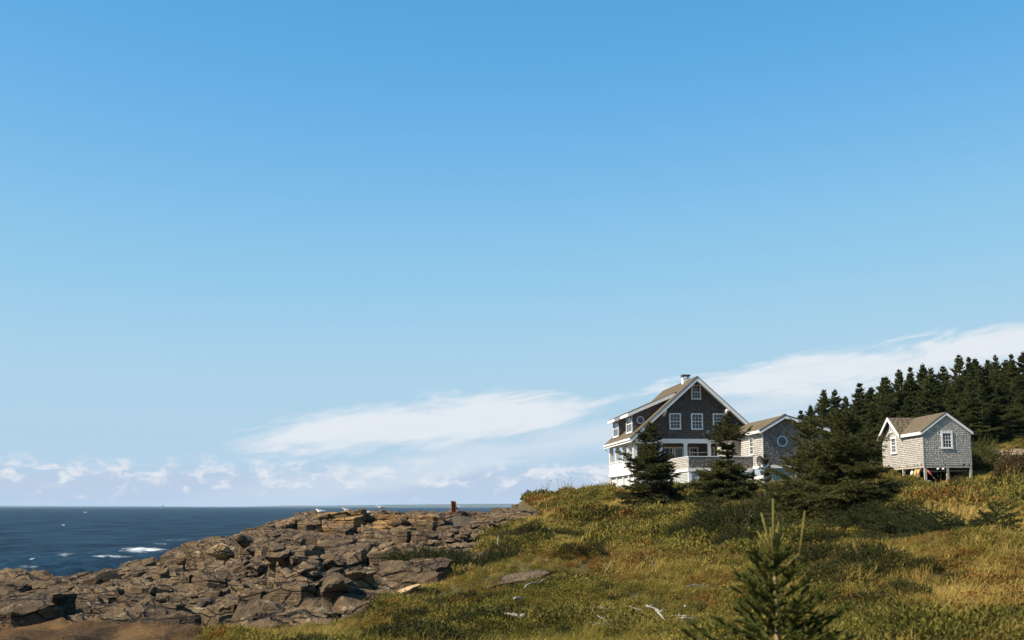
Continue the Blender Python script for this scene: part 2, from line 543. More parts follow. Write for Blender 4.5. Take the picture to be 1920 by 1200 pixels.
def plant_mat(name, cols, scale=0.12, trans=0.3):
    """colours drift over the hillside in patches, with each blade a little different"""
    m = bpy.data.materials.new(name)
    m.use_nodes = True
    t = NT(m.node_tree)
    pos = t.n('ShaderNodeNewGeometry').outputs['Position']
    rnd = t.n('ShaderNodeObjectInfo').outputs['Random']
    n = t.noise(pos, scale, 4.0, 0.6)
    f = t.m('ADD', n, t.m('MULTIPLY_ADD', rnd, 0.24, -0.12))
    c = t.mix(t.ss(f, 0.36, 0.50), cols[0], cols[1])
    c = t.mix(t.ss(f, 0.50, 0.66), c, cols[2])
    n2 = t.noise(pos, 9.0, 2.0, 0.6)
    c = t.mix(t.m('MULTIPLY', t.ss(n2, 0.5, 0.8), 0.6), c, cols[3])
    b = t.n('ShaderNodeBsdfPrincipled')
    t.put(b.inputs['Base Color'], c)
    b.inputs['Roughness'].default_value = 0.7
    b.inputs['Specular IOR Level'].default_value = 0.08
    tr = t.n('ShaderNodeBsdfTranslucent')
    t.put(tr.inputs[0], c)
    mx = t.n('ShaderNodeMixShader')
    mx.inputs[0].default_value = trans
    t.put(mx.inputs[1], b.outputs[0]); t.put(mx.inputs[2], tr.outputs[0])
    o = t.n('ShaderNodeOutputMaterial')
    t.put(o.inputs[0], mx.outputs[0])
    return m


M['grass'] = plant_mat('golden_grass', [(0.195, 0.160, 0.030), (0.30, 0.222, 0.050), (0.41, 0.285, 0.082), (0.38, 0.27, 0.095)], 0.16)
M['heath'] = plant_mat('green_heath', [(0.044, 0.044, 0.010), (0.130, 0.112, 0.021), (0.225, 0.175, 0.037), (0.27, 0.20, 0.052)], 0.30)
M['rusty'] = plant_mat('rusty_heath', [(0.130, 0.092, 0.022), (0.165, 0.108, 0.026), (0.19, 0.080, 0.019), (0.25, 0.165, 0.045)], 0.35)

# ------------------------------------------------------------------ the lie of the land
HOUSE = (14.83, 100.0, 7.3); HOUSE_T = R(5.4)
HUT = (30.72, 94.0, 9.10); HUT_T = R(2.5)


def loc2w(o, th, u, v, w=0.0):
    return np.array([o[0] + u * math.cos(th) - v * math.sin(th), o[1] + u * math.sin(th) + v * math.cos(th), o[2] + w])


cps = []                                     # known points of the ground: x, y, z
for px, py, d in [
    (-500, 1200, 34), (-200, 1200, 30), (0, 1200, 28), (300, 1200, 25), (600, 1200, 21), (960, 1200, 17), (1300, 1200, 14), (1600, 1200, 11.8), (1920, 1200, 10.6), (2300, 1200, 10),
    (0, 1168, 33), (300, 1168, 31), (600, 1150, 30), (960, 1150, 23), (1300, 1150, 20), (1600, 1130, 18), (1900, 1130, 17),
    (-300, 1135, 48), (0, 1135, 42), (0, 1098, 58), (-300, 1112, 58), (150, 1100, 48), (150, 1066, 66), (300, 1100, 45), (330, 1044, 74), (500, 1100, 42), (500, 1050, 60),
    (650, 1100, 42), (650, 1050, 60), (500, 1018, 82), (700, 1024, 85), (560, 1011, 95), (650, 1011, 96.5), (760, 1011, 97.5), (560, 973, 99), (650, 970, 100), (760, 968, 101), (600, 965, 108), (700, 960, 110),
    (760, 961, 110), (850, 965, 112), (930, 958, 112), (860, 1000, 97), (900, 982, 100), (960, 968, 100), (400, 1003, 92), (480, 990, 100), (540, 976, 106),
    (820, 1100, 33), (870, 1050, 50), (940, 1068, 41), (1000, 1000, 75), (1000, 962, 98), (1000, 944, 106), (1060, 933, 108), (1110, 926, 108), (1100, 1060, 45), (1100, 1000, 72), (1100, 960, 95),
    (1250, 1000, 62), (1250, 960, 86), (1250, 936, 90), (1330, 1060, 36), (1400, 940, 85), (1400, 1000, 52), (1400, 1060, 32),
    (1575, 1036, 37), (1500, 990, 50), (1480, 940, 78), (1700, 1050, 30), (1700, 1000, 42), (1700, 950, 65), (1850, 1050, 28), (1850, 1000, 40), (1850, 950, 62), (1800, 927, 82), (1740, 924, 84), (1680, 915, 88), (1900, 912, 85),
    (1740, 912, 92), (1740, 909, 96), (1822, 907, 93), (1660, 893, 99), (1660, 889, 104), (1680, 880, 108), (1880, 888, 95), (1870, 843, 108), (1930, 835, 110), (1780, 880, 108),
    (1520, 880, 118), (1650, 866, 120), (1800, 846, 122), (1920, 822, 124), (2200, 800, 130), (1920, 765, 150), (1700, 815, 150), (1560, 850, 150), (2200, 740, 160),
]:
    cps.append(at(px, py, d))
for u, v, w in [(-5, 0, -0.15), (-5, 14, 0.05), (0, 0, -0.1), (0, 14, -0.2), (5, 14, -0.2), (-2.4, -6.5, -0.12), (2.5, -9, 0.0), (7, -9, 0.1), (7, 0, 0.0), (2, -3, -0.1)]:
    cps.append(loc2w(HOUSE, HOUSE_T, u, v, w))
for px, ds in [(-500, 60), (-300, 60), (-100, 58), (60, 62), (200, 70), (330, 76), (400, 93), (480, 101), (560, 108), (700, 111), (850, 114), (960, 112), (1060, 112)]:
    a = (px - 960) / FPX
    for k, z in ((14, 1.6), (26, -1.5), (45, -3.0), (110, -4.5)):
        if px >= 700 and k == 14:
            z = 4.6
        if px >= 700 and k == 26:
            z = 1.5
        cps.append(np.array([a * (ds + k), ds + k, z]))
for X, Y, z in [(0, 7, 4.45), (0, -20, 5.0), (20, -10, 5.4), (-20, -10, 3.6), (-14, 8, 3.6), (12, 8, 5.0), (30, 15, 6.2), (-60, 0, -3), (-50, 35, -3), (-45, -40, -2), (0, -80, 5), (60, -40, 9), (60, 40, 9), (80, 110, 16),
                (14, 150, 1.0), (12, 175, -3.5), (30, 165, 8), (30, 200, -2), (60, 190, 14), (100, 200, 14), (60, 260, -3), (120, 300, -4), (200, 150, 10), (250, 250, -4), (0, 260, -5), (-120, 100, -5), (-120, -100, -5), (0, -220, -5), (250, 0, -5), (-200, 200, -5), (170, -150, -5)]:
    cps.append(np.array([X, Y, z], float))
cps = np.array(cps)


def qcoord(X, Y):
    d = np.sqrt(X * X + Y * Y)
    return np.stack([np.arctan2(X, Y) / 0.13, np.log(np.maximum(d, 3.0)) / 0.20], -1)


_Q = qcoord(cps[:, 0], cps[:, 1])
_K = np.sqrt(((_Q[:, None] - _Q[None]) ** 2).sum(-1) + 0.12)
_n = len(_Q)
_A = np.zeros((_n + 1, _n + 1)); _A[:_n, :_n] = _K - np.eye(_n) * 0.02; _A[:_n, _n] = 1; _A[_n, :_n] = 1
_w = np.linalg.solve(_A, np.append(cps[:, 2], 0))


def ground0(X, Y):
    """smooth ground"""
    X = np.atleast_1d(np.asarray(X, float)); Y = np.atleast_1d(np.asarray(Y, float))
    sh = X.shape
    q = qcoord(X.ravel(), Y.ravel())
    z = np.empty(len(q))
    for i in range(0, len(q), 20000):
        k = np.sqrt(((q[i:i + 20000, None] - _Q[None]) ** 2).sum(-1) + 0.12)
        z[i:i + 20000] = k @ _w[:_n] + _w[_n]
    d = np.sqrt(X.ravel() ** 2 + Y.ravel() ** 2)
    z = np.where(d < 8, 4.4 + (z - 4.4) * sstep(d, 3, 8), z)
    return np.clip(z, -6, 26).reshape(sh)


ROCK = [(-700, 1105), (-300, 1090), (0, 1060), (210, 1010), (330, 1000), (400, 960), (480, 950), (590, 930), (700, 925), (940, 930), (990, 945), (1030, 956), (1015, 982), (945, 1010), (895, 1035), (870, 1062), (810, 1082), (770, 1090),
        (725, 1140), (690, 1165), (560, 1178), (380, 1186), (260, 1170), (120, 1166), (0, 1178), (-300, 1170), (-700, 1180)]
BARE = [(-700, 1105), (0, 1100), (300, 1120), (390, 1180), (420, 1230), (360, 1500), (-800, 1500)]


def masks(X, Y, z):
    px, py = to_px(X, Y, z)
    j = 26 * fbm(X * 0.5, Y * 0.35, 31, 4)
    front = Y > 4
    rock = in_poly(px + j, py + j * 0.5, ROCK) & front
    bare = in_poly(px + j * 2, py, BARE) & front
    low = z < 1.7
    return rock, bare, low, px, py


def ground(X, Y):
    z = ground0(X, Y)
    X = np.asarray(X, float).reshape(z.shape); Y = np.asarray(Y, float).reshape(z.shape)
    d = np.sqrt(X * X + Y * Y)
    a = sstep(d, 5, 30)
    for (cx_, cy_, r_) in ((33.0, 97.0, 7.5), (15.5, 100.0, 12.0), (19.5, 92.0, 6.0)):        # levelled round the buildings
        a = a * sstep(np.hypot(X - cx_, Y - cy_), r_, r_ + 5.0)
    for (x0, y0, x1, y1, h_, w_) in ((1.6, 31.0, 10.5, 62.0, 0.5, 2.3), (3.0, 75.0, 9.0, 84.0, 0.55, 3.0), (-2.2, 36.0, 1.0, 50.0, -0.45, 2.6), (16.0, 40.0, 21.0, 58.0, 0.5, 4.0), (5.0, 21.0, 9.0, 24.0, 0.35, 2.2)):
        tt_ = np.clip(((X - x0) * (x1 - x0) + (Y - y0) * (y1 - y0)) / ((x1 - x0) ** 2 + (y1 - y0) ** 2), 0, 1)      # swells and hollows of the slope
        dd_ = np.hypot(X - x0 - tt_ * (x1 - x0), Y - y0 - tt_ * (y1 - y0))
        z = z + h_ * np.exp(-(dd_ / w_) ** 2)
    z = z + a * (0.72 * fbm(X * 0.24, Y * 0.17, 3, 3) + 0.24 * np.abs(fbm(X * 0.75, Y * 0.6, 11, 2)))
    return z


def gz(x, y):
    return float(ground(np.array([x]), np.array([y]))[0])


# ------------------------------------------------------------------ ground sheet
azs = np.concatenate([np.linspace(-PI, R(-34), 60, endpoint=False), np.linspace(R(-34), R(30), 440), np.linspace(R(30), PI, 66)[1:-1]])
ds = np.concatenate([np.linspace(0.5, 8, 10, endpoint=False), 8 * np.exp(np.linspace(0, math.log(170 / 8), 290)), np.linspace(175, 420, 26)])
AA, DD = np.meshgrid(azs, ds)
GX = np.sin(AA) * DD; GY = np.cos(AA) * DD
GZ = ground(GX, GY)
rk, br, low, gpx, gpy = masks(GX, GY, GZ)
rocky = rk | br | low
GZ = GZ - np.where(rk, 0.62 + 0.38 * (1 - sstep(gpx, 780, 880)), 0.0) + np.where(br, 0.22 * np.abs(fbm(GX * 0.55, GY * 0.3, 77, 4)) + 0.09 * fbm(GX * 1.8, GY * 1.1, 78, 3), 0)
nr, nc = AA.shape
idx = np.arange(nr * nc).reshape(nr, nc)
nxt = np.roll(idx, -1, axis=1)
Q = np.stack([idx[:-1], nxt[:-1], nxt[1:], idx[1:]], -1).reshape(-1, 4)
V = np.stack([GX, GY, GZ], -1).reshape(-1, 3)
V = np.vstack([V, [[0, 0, 4.4]]])
T = np.stack([np.full(nc, nr * nc), nxt[0], idx[0]], -1)
me = mesh_np('ground', V, T=T, Q=Q, smooth=True)
fattr(me, 'rocky', np.append(np.where(rk, 1.0, np.where(low, 0.8, 0.0)).ravel(), 0))
fattr(me, 'bare', np.append(br.ravel().astype(float), 0))
m, t, b = mat('ground')
pos = t.n('ShaderNodeNewGeometry').outputs['Position']
x, y, z = t.sep(pos)
n1 = t.noise(pos, 0.5, 5.0, 0.6); n2 = t.noise(pos, 7.0, 5.0, 0.65)
soil = t.mix(t.ss(n1, 0.35, 0.65), (0.050, 0.042, 0.016), (0.092, 0.072, 0.026))
soil = t.mix(t.m('MULTIPLY', t.ss(n2, 0.4, 0.75), 0.6), soil, (0.085, 0.066, 0.024))
rockc = t.mix(t.ss(n2, 0.4, 0.7), (0.060, 0.046, 0.034), (0.120, 0.094, 0.066))
wet = t.ss(t.m('MULTIPLY_ADD', n1, 1.2, z), 2.6, 1.0)
rockc = t.mix(t.m('MULTIPLY', wet, 0.8), rockc, (0.020, 0.018, 0.015))
slab = t.mix(t.ss(n1, 0.35, 0.62), (0.070, 0.040, 0.018), (0.125, 0.072, 0.030))
slab = t.mix(t.m('MULTIPLY', t.ss(n2, 0.45, 0.72), 0.6), slab, (0.055, 0.040, 0.026))
slab = t.mix(t.m('MULTIPLY', t.ss(t.noise(pos, 1.7, 6.0, 0.7), 0.60, 0.66), 0.6), slab, (0.06, 0.046, 0.034))
vo = t.n('ShaderNodeTexVoronoi', feature='DISTANCE_TO_EDGE')
t.put(vo.inputs['Vector'], t.xyz(t.m('MULTIPLY_ADD', n2, 0.5, t.m('MULTIPLY', x, 0.42)), t.m('MULTIPLY', y, 0.26), 0.0))
vo.inputs['Scale'].default_value = 1.0
slab = t.mix(t.m('MULTIPLY', t.ss(vo.outputs['Distance'], 0.035, 0.0), 0.85), slab, (0.018, 0.013, 0.009))
cc = t.mix(t.attr('rocky'), soil, rockc)
cc = t.mix(t.attr('bare'), cc, slab)
t.put(b.inputs['Base Color'], cc)
b.inputs['Roughness'].default_value = 0.95
b.inputs['Specular IOR Level'].default_value = 0.04
bump(t, b, t.m('ADD', n2, t.m('MULTIPLY', t.noise(pos, 1.6, 5.0, 0.6), 2.0)), 0.8, 0.08)
M['ground'] = m
obj('ground', me, m, kind='structure')

# ------------------------------------------------------------------ sea
saz = np.concatenate([np.linspace(-PI, R(-32), 40, endpoint=False), np.linspace(R(-32), R(8), 300), np.linspace(R(8), PI, 50)[1:-1]])
sd = np.concatenate([np.linspace(20, 45, 8, endpoint=False), 45 * np.exp(np.linspace(0, math.log(1200 / 45), 310)), 1200 * np.exp(np.linspace(0.02, math.log(60000 / 1200), 50))])
AA, DD = np.meshgrid(saz, sd)
SX = np.sin(AA) * DD; SY = np.cos(AA) * DD
SZ = np.zeros_like(SX)
wr = np.random.default_rng(5)
sp = np.gradient(sd)[:, None]
for i in range(46):
    wl = 1.2 * (5.5 / 1.2) ** wr.random()
    th = R(215) + wr.normal(0, 0.55)
    kx, ky = math.cos(th) * 2 * PI / wl, math.sin(th) * 2 * PI / wl
    amp = 0.027 * wl ** 0.8
    fade = sstep(wl / sp, 1.6, 3.5)
    ph = kx * SX + ky * SY + wr.random() * 6.28
    SZ += amp * fade * (np.sin(ph) + 0.25 * np.cos(2 * ph))
nr, nc = AA.shape
idx = np.arange(nr * nc).reshape(nr, nc); nxt = np.roll(idx, -1, axis=1)
Q = np.stack([idx[:-1], nxt[:-1], nxt[1:], idx[1:]], -1).reshape(-1, 4)
me = mesh_np('sea', np.stack([SX, SY, SZ], -1), Q=Q, smooth=True)
foam = np.zeros_like(SX)
spx, spy = to_px(SX, SY, SZ)
for fx, fy, sx, sy, a in [(265, 1031, 70, 8, 1.0), (130, 1040, 75, 7, 0.75), (215, 1043, 70, 4, 0.9), (20, 1088, 35, 9, 1.0), (300, 1020, 60, 5, 0.7), (60, 1062, 60, 6, 0.75), (110, 1052, 90, 4, 0.6), (330, 1012, 50, 4, 0.7), (5, 1106, 20, 8, 1.0), (170, 1006, 160, 4, 0.25)]:
    foam = np.maximum(foam, a * np.exp(-((spx - fx) / sx) ** 2 - ((spy - fy) / sy) ** 2))
gsea = ground0(SX, SY)
foam = np.maximum(foam, 0.9 * sstep(gsea, -1.3, -0.1) * (SY > 20))
fattr(me, 'foam', np.where(SY > 10, foam, 0).ravel())
m, t, b = mat('sea_water')
pos = t.n('ShaderNodeNewGeometry').outputs['Position']
x, y, z = t.sep(pos)
rip = t.noise(t.xyz(t.m('MULTIPLY', x, 0.55), t.m('MULTIPLY', y, 0.8), 0.0), 1.1, 6.0, 0.62)
swell = t.noise(t.xyz(t.m('MULTIPLY', x, 0.05), t.m('MULTIPLY', y, 0.09), 0.0), 1.0, 5.0, 0.6)
fo = t.m('MULTIPLY', t.attr('foam'), t.noise(t.xyz(t.m('MULTIPLY', x, 0.5), t.m('MULTIPLY', y, 0.16), 0.0), 1.0, 6.0, 0.7))
fo = t.ss(fo, 0.30, 0.52)
cap = t.ss(t.noise(t.xyz(t.m('MULTIPLY', x, 0.16), t.m('MULTIPLY', y, 0.11), 4.0), 1.0, 7.0, 0.72), 0.715, 0.75)
fo = t.m('MAXIMUM', fo, t.m('MULTIPLY', cap, 0.55))
chop_shade = t.noise(t.xyz(t.m('MULTIPLY', x, 0.085), t.m('MULTIPLY', y, 0.022), 9.0), 1.0, 7.0, 0.68)
wc = t.mix(t.ss(t.m('MULTIPLY_ADD', swell, 0.4, t.m('MULTIPLY', chop_shade, 0.6)), 0.40, 0.60), (0.0022, 0.0095, 0.022), (0.013, 0.038, 0.064))  # light and dark of the waves put into the water colour
t.put(b.inputs['Base Color'], t.mix(fo, wc, (0.55, 0.57, 0.57)))
b.inputs['Roughness'].default_value = 0.7
b.inputs['Specular IOR Level'].default_value = 0.0
bump(t, b, t.m('ADD', rip, t.m('MULTIPLY', swell, 2.0)), 1.0, 0.6)
nrm = b.inputs['Normal'].links[0].from_socket
gl = t.n('ShaderNodeBsdfGlossy'); gl.inputs['Roughness'].default_value = 0.22; t.put(gl.inputs['Normal'], nrm)
fr = t.n('ShaderNodeFresnel'); fr.inputs['IOR'].default_value = 1.33; t.put(fr.inputs['Normal'], nrm)
mxs = t.n('ShaderNodeMixShader')
t.put(mxs.inputs[0], t.m('MULTIPLY', t.m('MULTIPLY', fr.outputs[0], 0.30), t.m('SUBTRACT', 1.0, fo)))
t.put(mxs.inputs[1], b.outputs[0]); t.put(mxs.inputs[2], gl.outputs[0])
t.put(t.o.inputs[0], mxs.outputs[0])
obj('sea', me, m, kind='structure')

# far coast across the water
cx = np.linspace(-13000, 12000, 500)
hgt = 26 + 26 * fbm(cx / 3200, cx * 0, 41, 3) + 7 * fbm(cx / 350, cx * 0, 43, 3) + 9 * sstep(cx, -6000, 3000)
hgt = np.maximum(hgt, 3)
rows = []
for k, (dy, s) in enumerate([(0, -1.0), (60, 0.55), (500, 0.9), (900, 1.0), (1800, 0.8), (2600, -1.0)]):
    rows.append(np.stack([cx, 15500 + dy + 0.0 * cx, np.where(s < 0, -2.0, hgt * s)], -1))
V = np.array(rows); nr, nc = V.shape[:2]
idx = np.arange(nr * nc).reshape(nr, nc)
Q = np.stack([idx[:-1, :-1], idx[:-1, 1:], idx[1:, 1:], idx[1:, :-1]], -1).reshape(-1, 4)
m, t, b = mat('far_coast')
pos = t.n('ShaderNodeNewGeometry').outputs['Position']
x, y, z = t.sep(pos)
sh = t.ss(t.m('MULTIPLY_ADD', t.noise(pos, 0.003, 4.0, 0.6), 22.0, z), 17.0, 13.0)
t.put(b.inputs['Base Color'], t.mix(t.noise(pos, 0.004, 5.0), (0.030, 0.045, 0.030), (0.055, 0.07, 0.045)))
b.inputs['Roughness'].default_value = 0.95
obj('far_coast', mesh_np('far_coast', V, Q=Q), m, kind='structure')

# ------------------------------------------------------------------ rock ledge: fractured blocks standing on the sheet
def ico_dirs(sub):
    bm = bmesh.new()
    bmesh.ops.create_icosphere(bm, subdivisions=sub, radius=1.0)
    V = np.array([v.co[:] for v in bm.verts]); T = np.array([[v.index for v in f.verts] for f in bm.faces])
    bm.free()
    return V, T


ICO3 = ico_dirs(3); ICO4 = ico_dirs(4)


def cut_rock(seed, sx, sy, sz, planes=16, ico=ICO3, rough=0.04):
    """an angular boulder: a sphere cut by planes, then worn"""
    g = np.random.default_rng(seed)
    D, T = ico
    n = g.normal(size=(planes, 3)); n /= np.linalg.norm(n, axis=1)[:, None]
    h = g.uniform(0.62, 1.0, planes)
    c = D @ n.T
    r = np.where(c > 0.05, h / np.maximum(c, 0.05), 9).min(1)
    r = np.minimum(r, 1.25)
    r = r * (1 + rough * (fbm(D[:, 0] * 3 + seed, D[:, 1] * 3 + D[:, 2] * 2, seed, 4) * 2))
    return D * r[:, None] * np.array([sx, sy, sz]), T


def clip(poly, a, b, c):
    """keep the part of a polygon where a*x + b*y <= c"""
    out = []
    n = len(poly)
    for i in range(n):
        p = poly[i]; q = poly[(i + 1) % n]
        dp = a * p[0] + b * p[1] - c; dq = a * q[0] + b * q[1] - c
        if dp <= 0:
            out.append(p)
        if dp * dq < 0:
            s = dp / (dp - dq)
            out.append((p[0] + s * (q[0] - p[0]), p[1] + s * (q[1] - p[1])))
    return out


ST = 1.6                                      # blocks are longer along the shore than across it
ROT = R(-16)                                  # joints run askew to the shore


def to_uv(x, y):
    return (x * math.cos(ROT) + y * math.sin(ROT)) / ST, -x * math.sin(ROT) + y * math.cos(ROT)


def to_xy(u, v):
    return u * ST * math.cos(ROT) - v * math.sin(ROT), u * ST * math.sin(ROT) + v * math.cos(ROT)


def poisson(U, Vv, rad):
    cell = {}; out = []
    for u, v, r in zip(U, Vv, rad):
        kx, ky = int(math.floor(u / 3.0)), int(math.floor(v / 3.0))
        if all((su - u) ** 2 + (sv - v) ** 2 >= (0.5 * (r + sr)) ** 2 for i in (-1, 0, 1) for j in (-1, 0, 1) for (su, sv, sr) in cell.get((kx + i, ky + j), ())):
            cell.setdefault((kx, ky), []).append((u, v, r)); out.append((u, v, r))
    return np.array(out)


g = np.random.default_rng(21)
cand_a = g.uniform(R(-30), R(2.5), 50000); cand_d = np.sqrt(g.uniform(26 ** 2, 128 ** 2, 50000))
CX = np.sin(cand_a) * cand_d; CY = np.cos(cand_a) * cand_d
CZ = ground0(CX, CY)
rk, br, low, px, py = masks(CX, CY, CZ)
ok = (rk | (low & (CY > 50) & (px < 1000))) & (CZ > -1.2)
CX, CY = CX[ok], CY[ok]
U, Vv = to_uv(CX, CY)
coarse = poisson(U[:9000], Vv[:9000], g.uniform(1.4, 3.4, 9000))         # beds broken into slabs
var = fbm(CX * 0.10, CY * 0.13, 91, 3)
fine_r = np.clip(0.80 + 1.3 * var, 0.48, 1.4) * (0.85 + 0.25 * np.clip((CY - 30) / 60, 0, 1))
seeds = poisson(U, Vv, fine_r)                                           # slabs broken into blocks
jit = 0.35 * np.stack([fbm(seeds[:, 0] * 0.9, seeds[:, 1] * 0.9, 5, 2), fbm(seeds[:, 0] * 0.9 + 50, seeds[:, 1] * 0.9, 6, 2)], -1)
own = np.argmin(((seeds[:, None, :2] + jit[:, None] - coarse[None, :, :2]) ** 2).sum(-1), 1)
nco = len(coarse)
massive = (np.random.default_rng(29).random(nco) < 0.26) & (coarse[:, 2] < 2.6)      # some slabs stay whole
lead = np.array([np.argmin(((seeds[:, :2] - c[:2]) ** 2).sum(-1)) for c in coarse])
whole = massive[own]
keep = ~whole
keep[lead[massive]] = True
is_lead = np.zeros(len(seeds), bool); is_lead[lead[massive]] = True
seeds, own, is_lead = seeds[keep], own[keep], is_lead[keep]
gc = np.random.default_rng(23)
co_x, co_y = to_xy(coarse[:, 0], coarse[:, 1])
co_d = np.hypot(co_x, co_y)
ph = co_y * 0.15 + 2.4 * fbm(co_x * 0.09, co_y * 0.07, 61, 3) + 0.02 * co_x
saw = 0.60 - (ph - np.floor(ph)) * 1.15
co_h = 0.95 * saw * np.where(co_d > 88, 0.35, 1.0) + gc.uniform(-0.28, 0.30, nco) * np.where(co_d > 88, 0.6, 1.0)
co_h = co_h - 0.28 * sstep(co_d, 90, 100)
co_px = 960 + FPX * co_x / co_y
co_h = co_h - 0.75 * sstep(co_d, 46, 56) * (1 - sstep(co_px, 330, 480)) * (1 - sstep(co_d, 80, 92))
co_tx = gc.normal(0.03, 0.13, nco); co_ty = gc.normal(0.10, 0.12, nco)

blocks, bown = [], []
for i, (u, v, r) in enumerate(seeds):
    d2 = (seeds[:, 0] - u) ** 2 + (seeds[:, 1] - v) ** 2
    near = np.argsort(d2)[1:22]
    R0 = 1.9 if is_lead[i] else 0.85
    poly = [(u - R0, v - R0), (u + R0, v - R0), (u + R0, v + R0), (u - R0, v + R0)]
    for j in near:
        a, b_ = seeds[j, 0] - u, seeds[j, 1] - v
        L = math.hypot(a, b_)
        hsh = ((i * 7919 + j * 104729) % 97) / 97
        gap = (0.012 + 0.03 * hsh) if own[i] == own[j] else (0.08 + 0.24 * hsh)
        poly = clip(poly, a / L, b_ / L, (a * (u + seeds[j, 0]) / 2 + b_ * (v + seeds[j, 1]) / 2) / L - gap * 0.5)
        if len(poly) < 3:
            break
    if len(poly) >= 3:
        blocks.append([to_xy(*p) for p in poly]); bown.append(own[i])

cent = np.array([np.mean(p, 0) for p in blocks]); bown = np.array(bown)
zc = ground0(cent[:, 0], cent[:, 1])
_px, _py = to_px(cent[:, 0], cent[:, 1], zc)
_d = np.hypot(cent[:, 0], cent[:, 1])
cl = sstep(_px, 500, 560) * (1 - sstep(_px, 770, 830))                    # the low cliff under the ridge
zc = zc + cl * np.where(_d < 98.6, -0.65 * sstep(_d, 88, 95), 0.30 * (1 - sstep(_d, 101, 108)))
is_cliff = (cl > 0.3) & (_d > 98.0) & (_d < 102.5)
e = 1.2
gx = (ground0(cent[:, 0] + e, cent[:, 1]) - ground0(cent[:, 0] - e, cent[:, 1])) / (2 * e)
gy = (ground0(cent[:, 0], cent[:, 1] + e) - ground0(cent[:, 0], cent[:, 1] - e)) / (2 * e)


def make_block(poly, tx, ty, seed, n=24, levels=(-2.6, -1.5, -0.95, -0.93, -0.62, -0.60, -0.36, -0.34, -0.15, -0.05)):
    """one joint-bounded block of bedrock with bedding ledges on its sides"""
    g = np.random.default_rng(seed)
    P = np.array(poly)
    c = P.mean(0)
    seg = np.roll(P, -1, 0) - P
    L = np.linalg.norm(seg, axis=1); cum = np.concatenate([[0], np.cumsum(L)])
    tt = np.linspace(0, cum[-1], n, endpoint=False)
    for k in range(len(P)):                      # keep the corners
        tt[np.argmin(np.abs(tt - cum[k]))] = cum[k]
    tt = np.sort(tt)
    k = np.clip(np.searchsorted(cum, tt, 'right') - 1, 0, len(P) - 1)
    ring = P[k] + seg[k] * ((tt - cum[k]) / np.maximum(L[k], 1e-6))[:, None]
    size = math.sqrt(max(1e-3, 0.5 * abs(np.sum(P[:, 0] * np.roll(P[:, 1], -1) - np.roll(P[:, 0], -1) * P[:, 1]))))
    bev = min(0.085, 0.07 * size) * g.uniform(0.3, 1.5)
    V = []
    for lv in levels:
        off = max(-0.03, g.normal(0.015, 0.05))
        chip = 0.10 * np.maximum(0, fbm(ring[:, 0] * 1.8 + lv * 2, ring[:, 1] * 1.8, seed, 3))
        rr = ring + (c - ring) * (off + chip)[:, None]
        V.append(np.c_[rr, np.full(n, lv)])
    for s, zz in ((bev * 1.1 / size * 2, 0.0), (0.22, 0.012), (0.45, 0.02), (0.72, 0.03)):
        rr = ring + (c - ring) * min(s, 0.8)
        V.append(np.c_[rr, zz + 0 * rr[:, 0]])
    nl = len(V)
    flat = np.array(V).reshape(-1, 3)
    flat = np.vstack([flat, [c[0], c[1], 0.03]])
    top = np.clip((flat[:, 2] + 0.7) / 0.7, 0, 1)
    h = tx * (flat[:, 0] - c[0]) + ty * (flat[:, 1] - c[1])
    f1 = fbm(flat[:, 0] * 1.1, flat[:, 1] * 1.5, seed % 5 + 3, 3)
    rel = -0.30 * np.abs(f1) + 0.16 * fbm(flat[:, 0] * 3.1, flat[:, 1] * 3.9, 9, 2) + 0.05 * fbm(flat[:, 0] * 9, flat[:, 1] * 9, 19, 2)
    rel = np.round(rel * 14) / 14 * 0.6 + rel * 0.4      # bedding steps
    flat[:, 2] += top * (h + rel)
    idx = np.arange(nl * n).reshape(nl, n); nx = np.roll(idx, -1, 1)
    Q = np.stack([idx[:-1], nx[:-1], nx[1:], idx[1:]], -1).reshape(-1, 4)
    T = np.stack([idx[-1], nx[-1], np.full(n, nl * n)], -1)
    return flat, T, Q


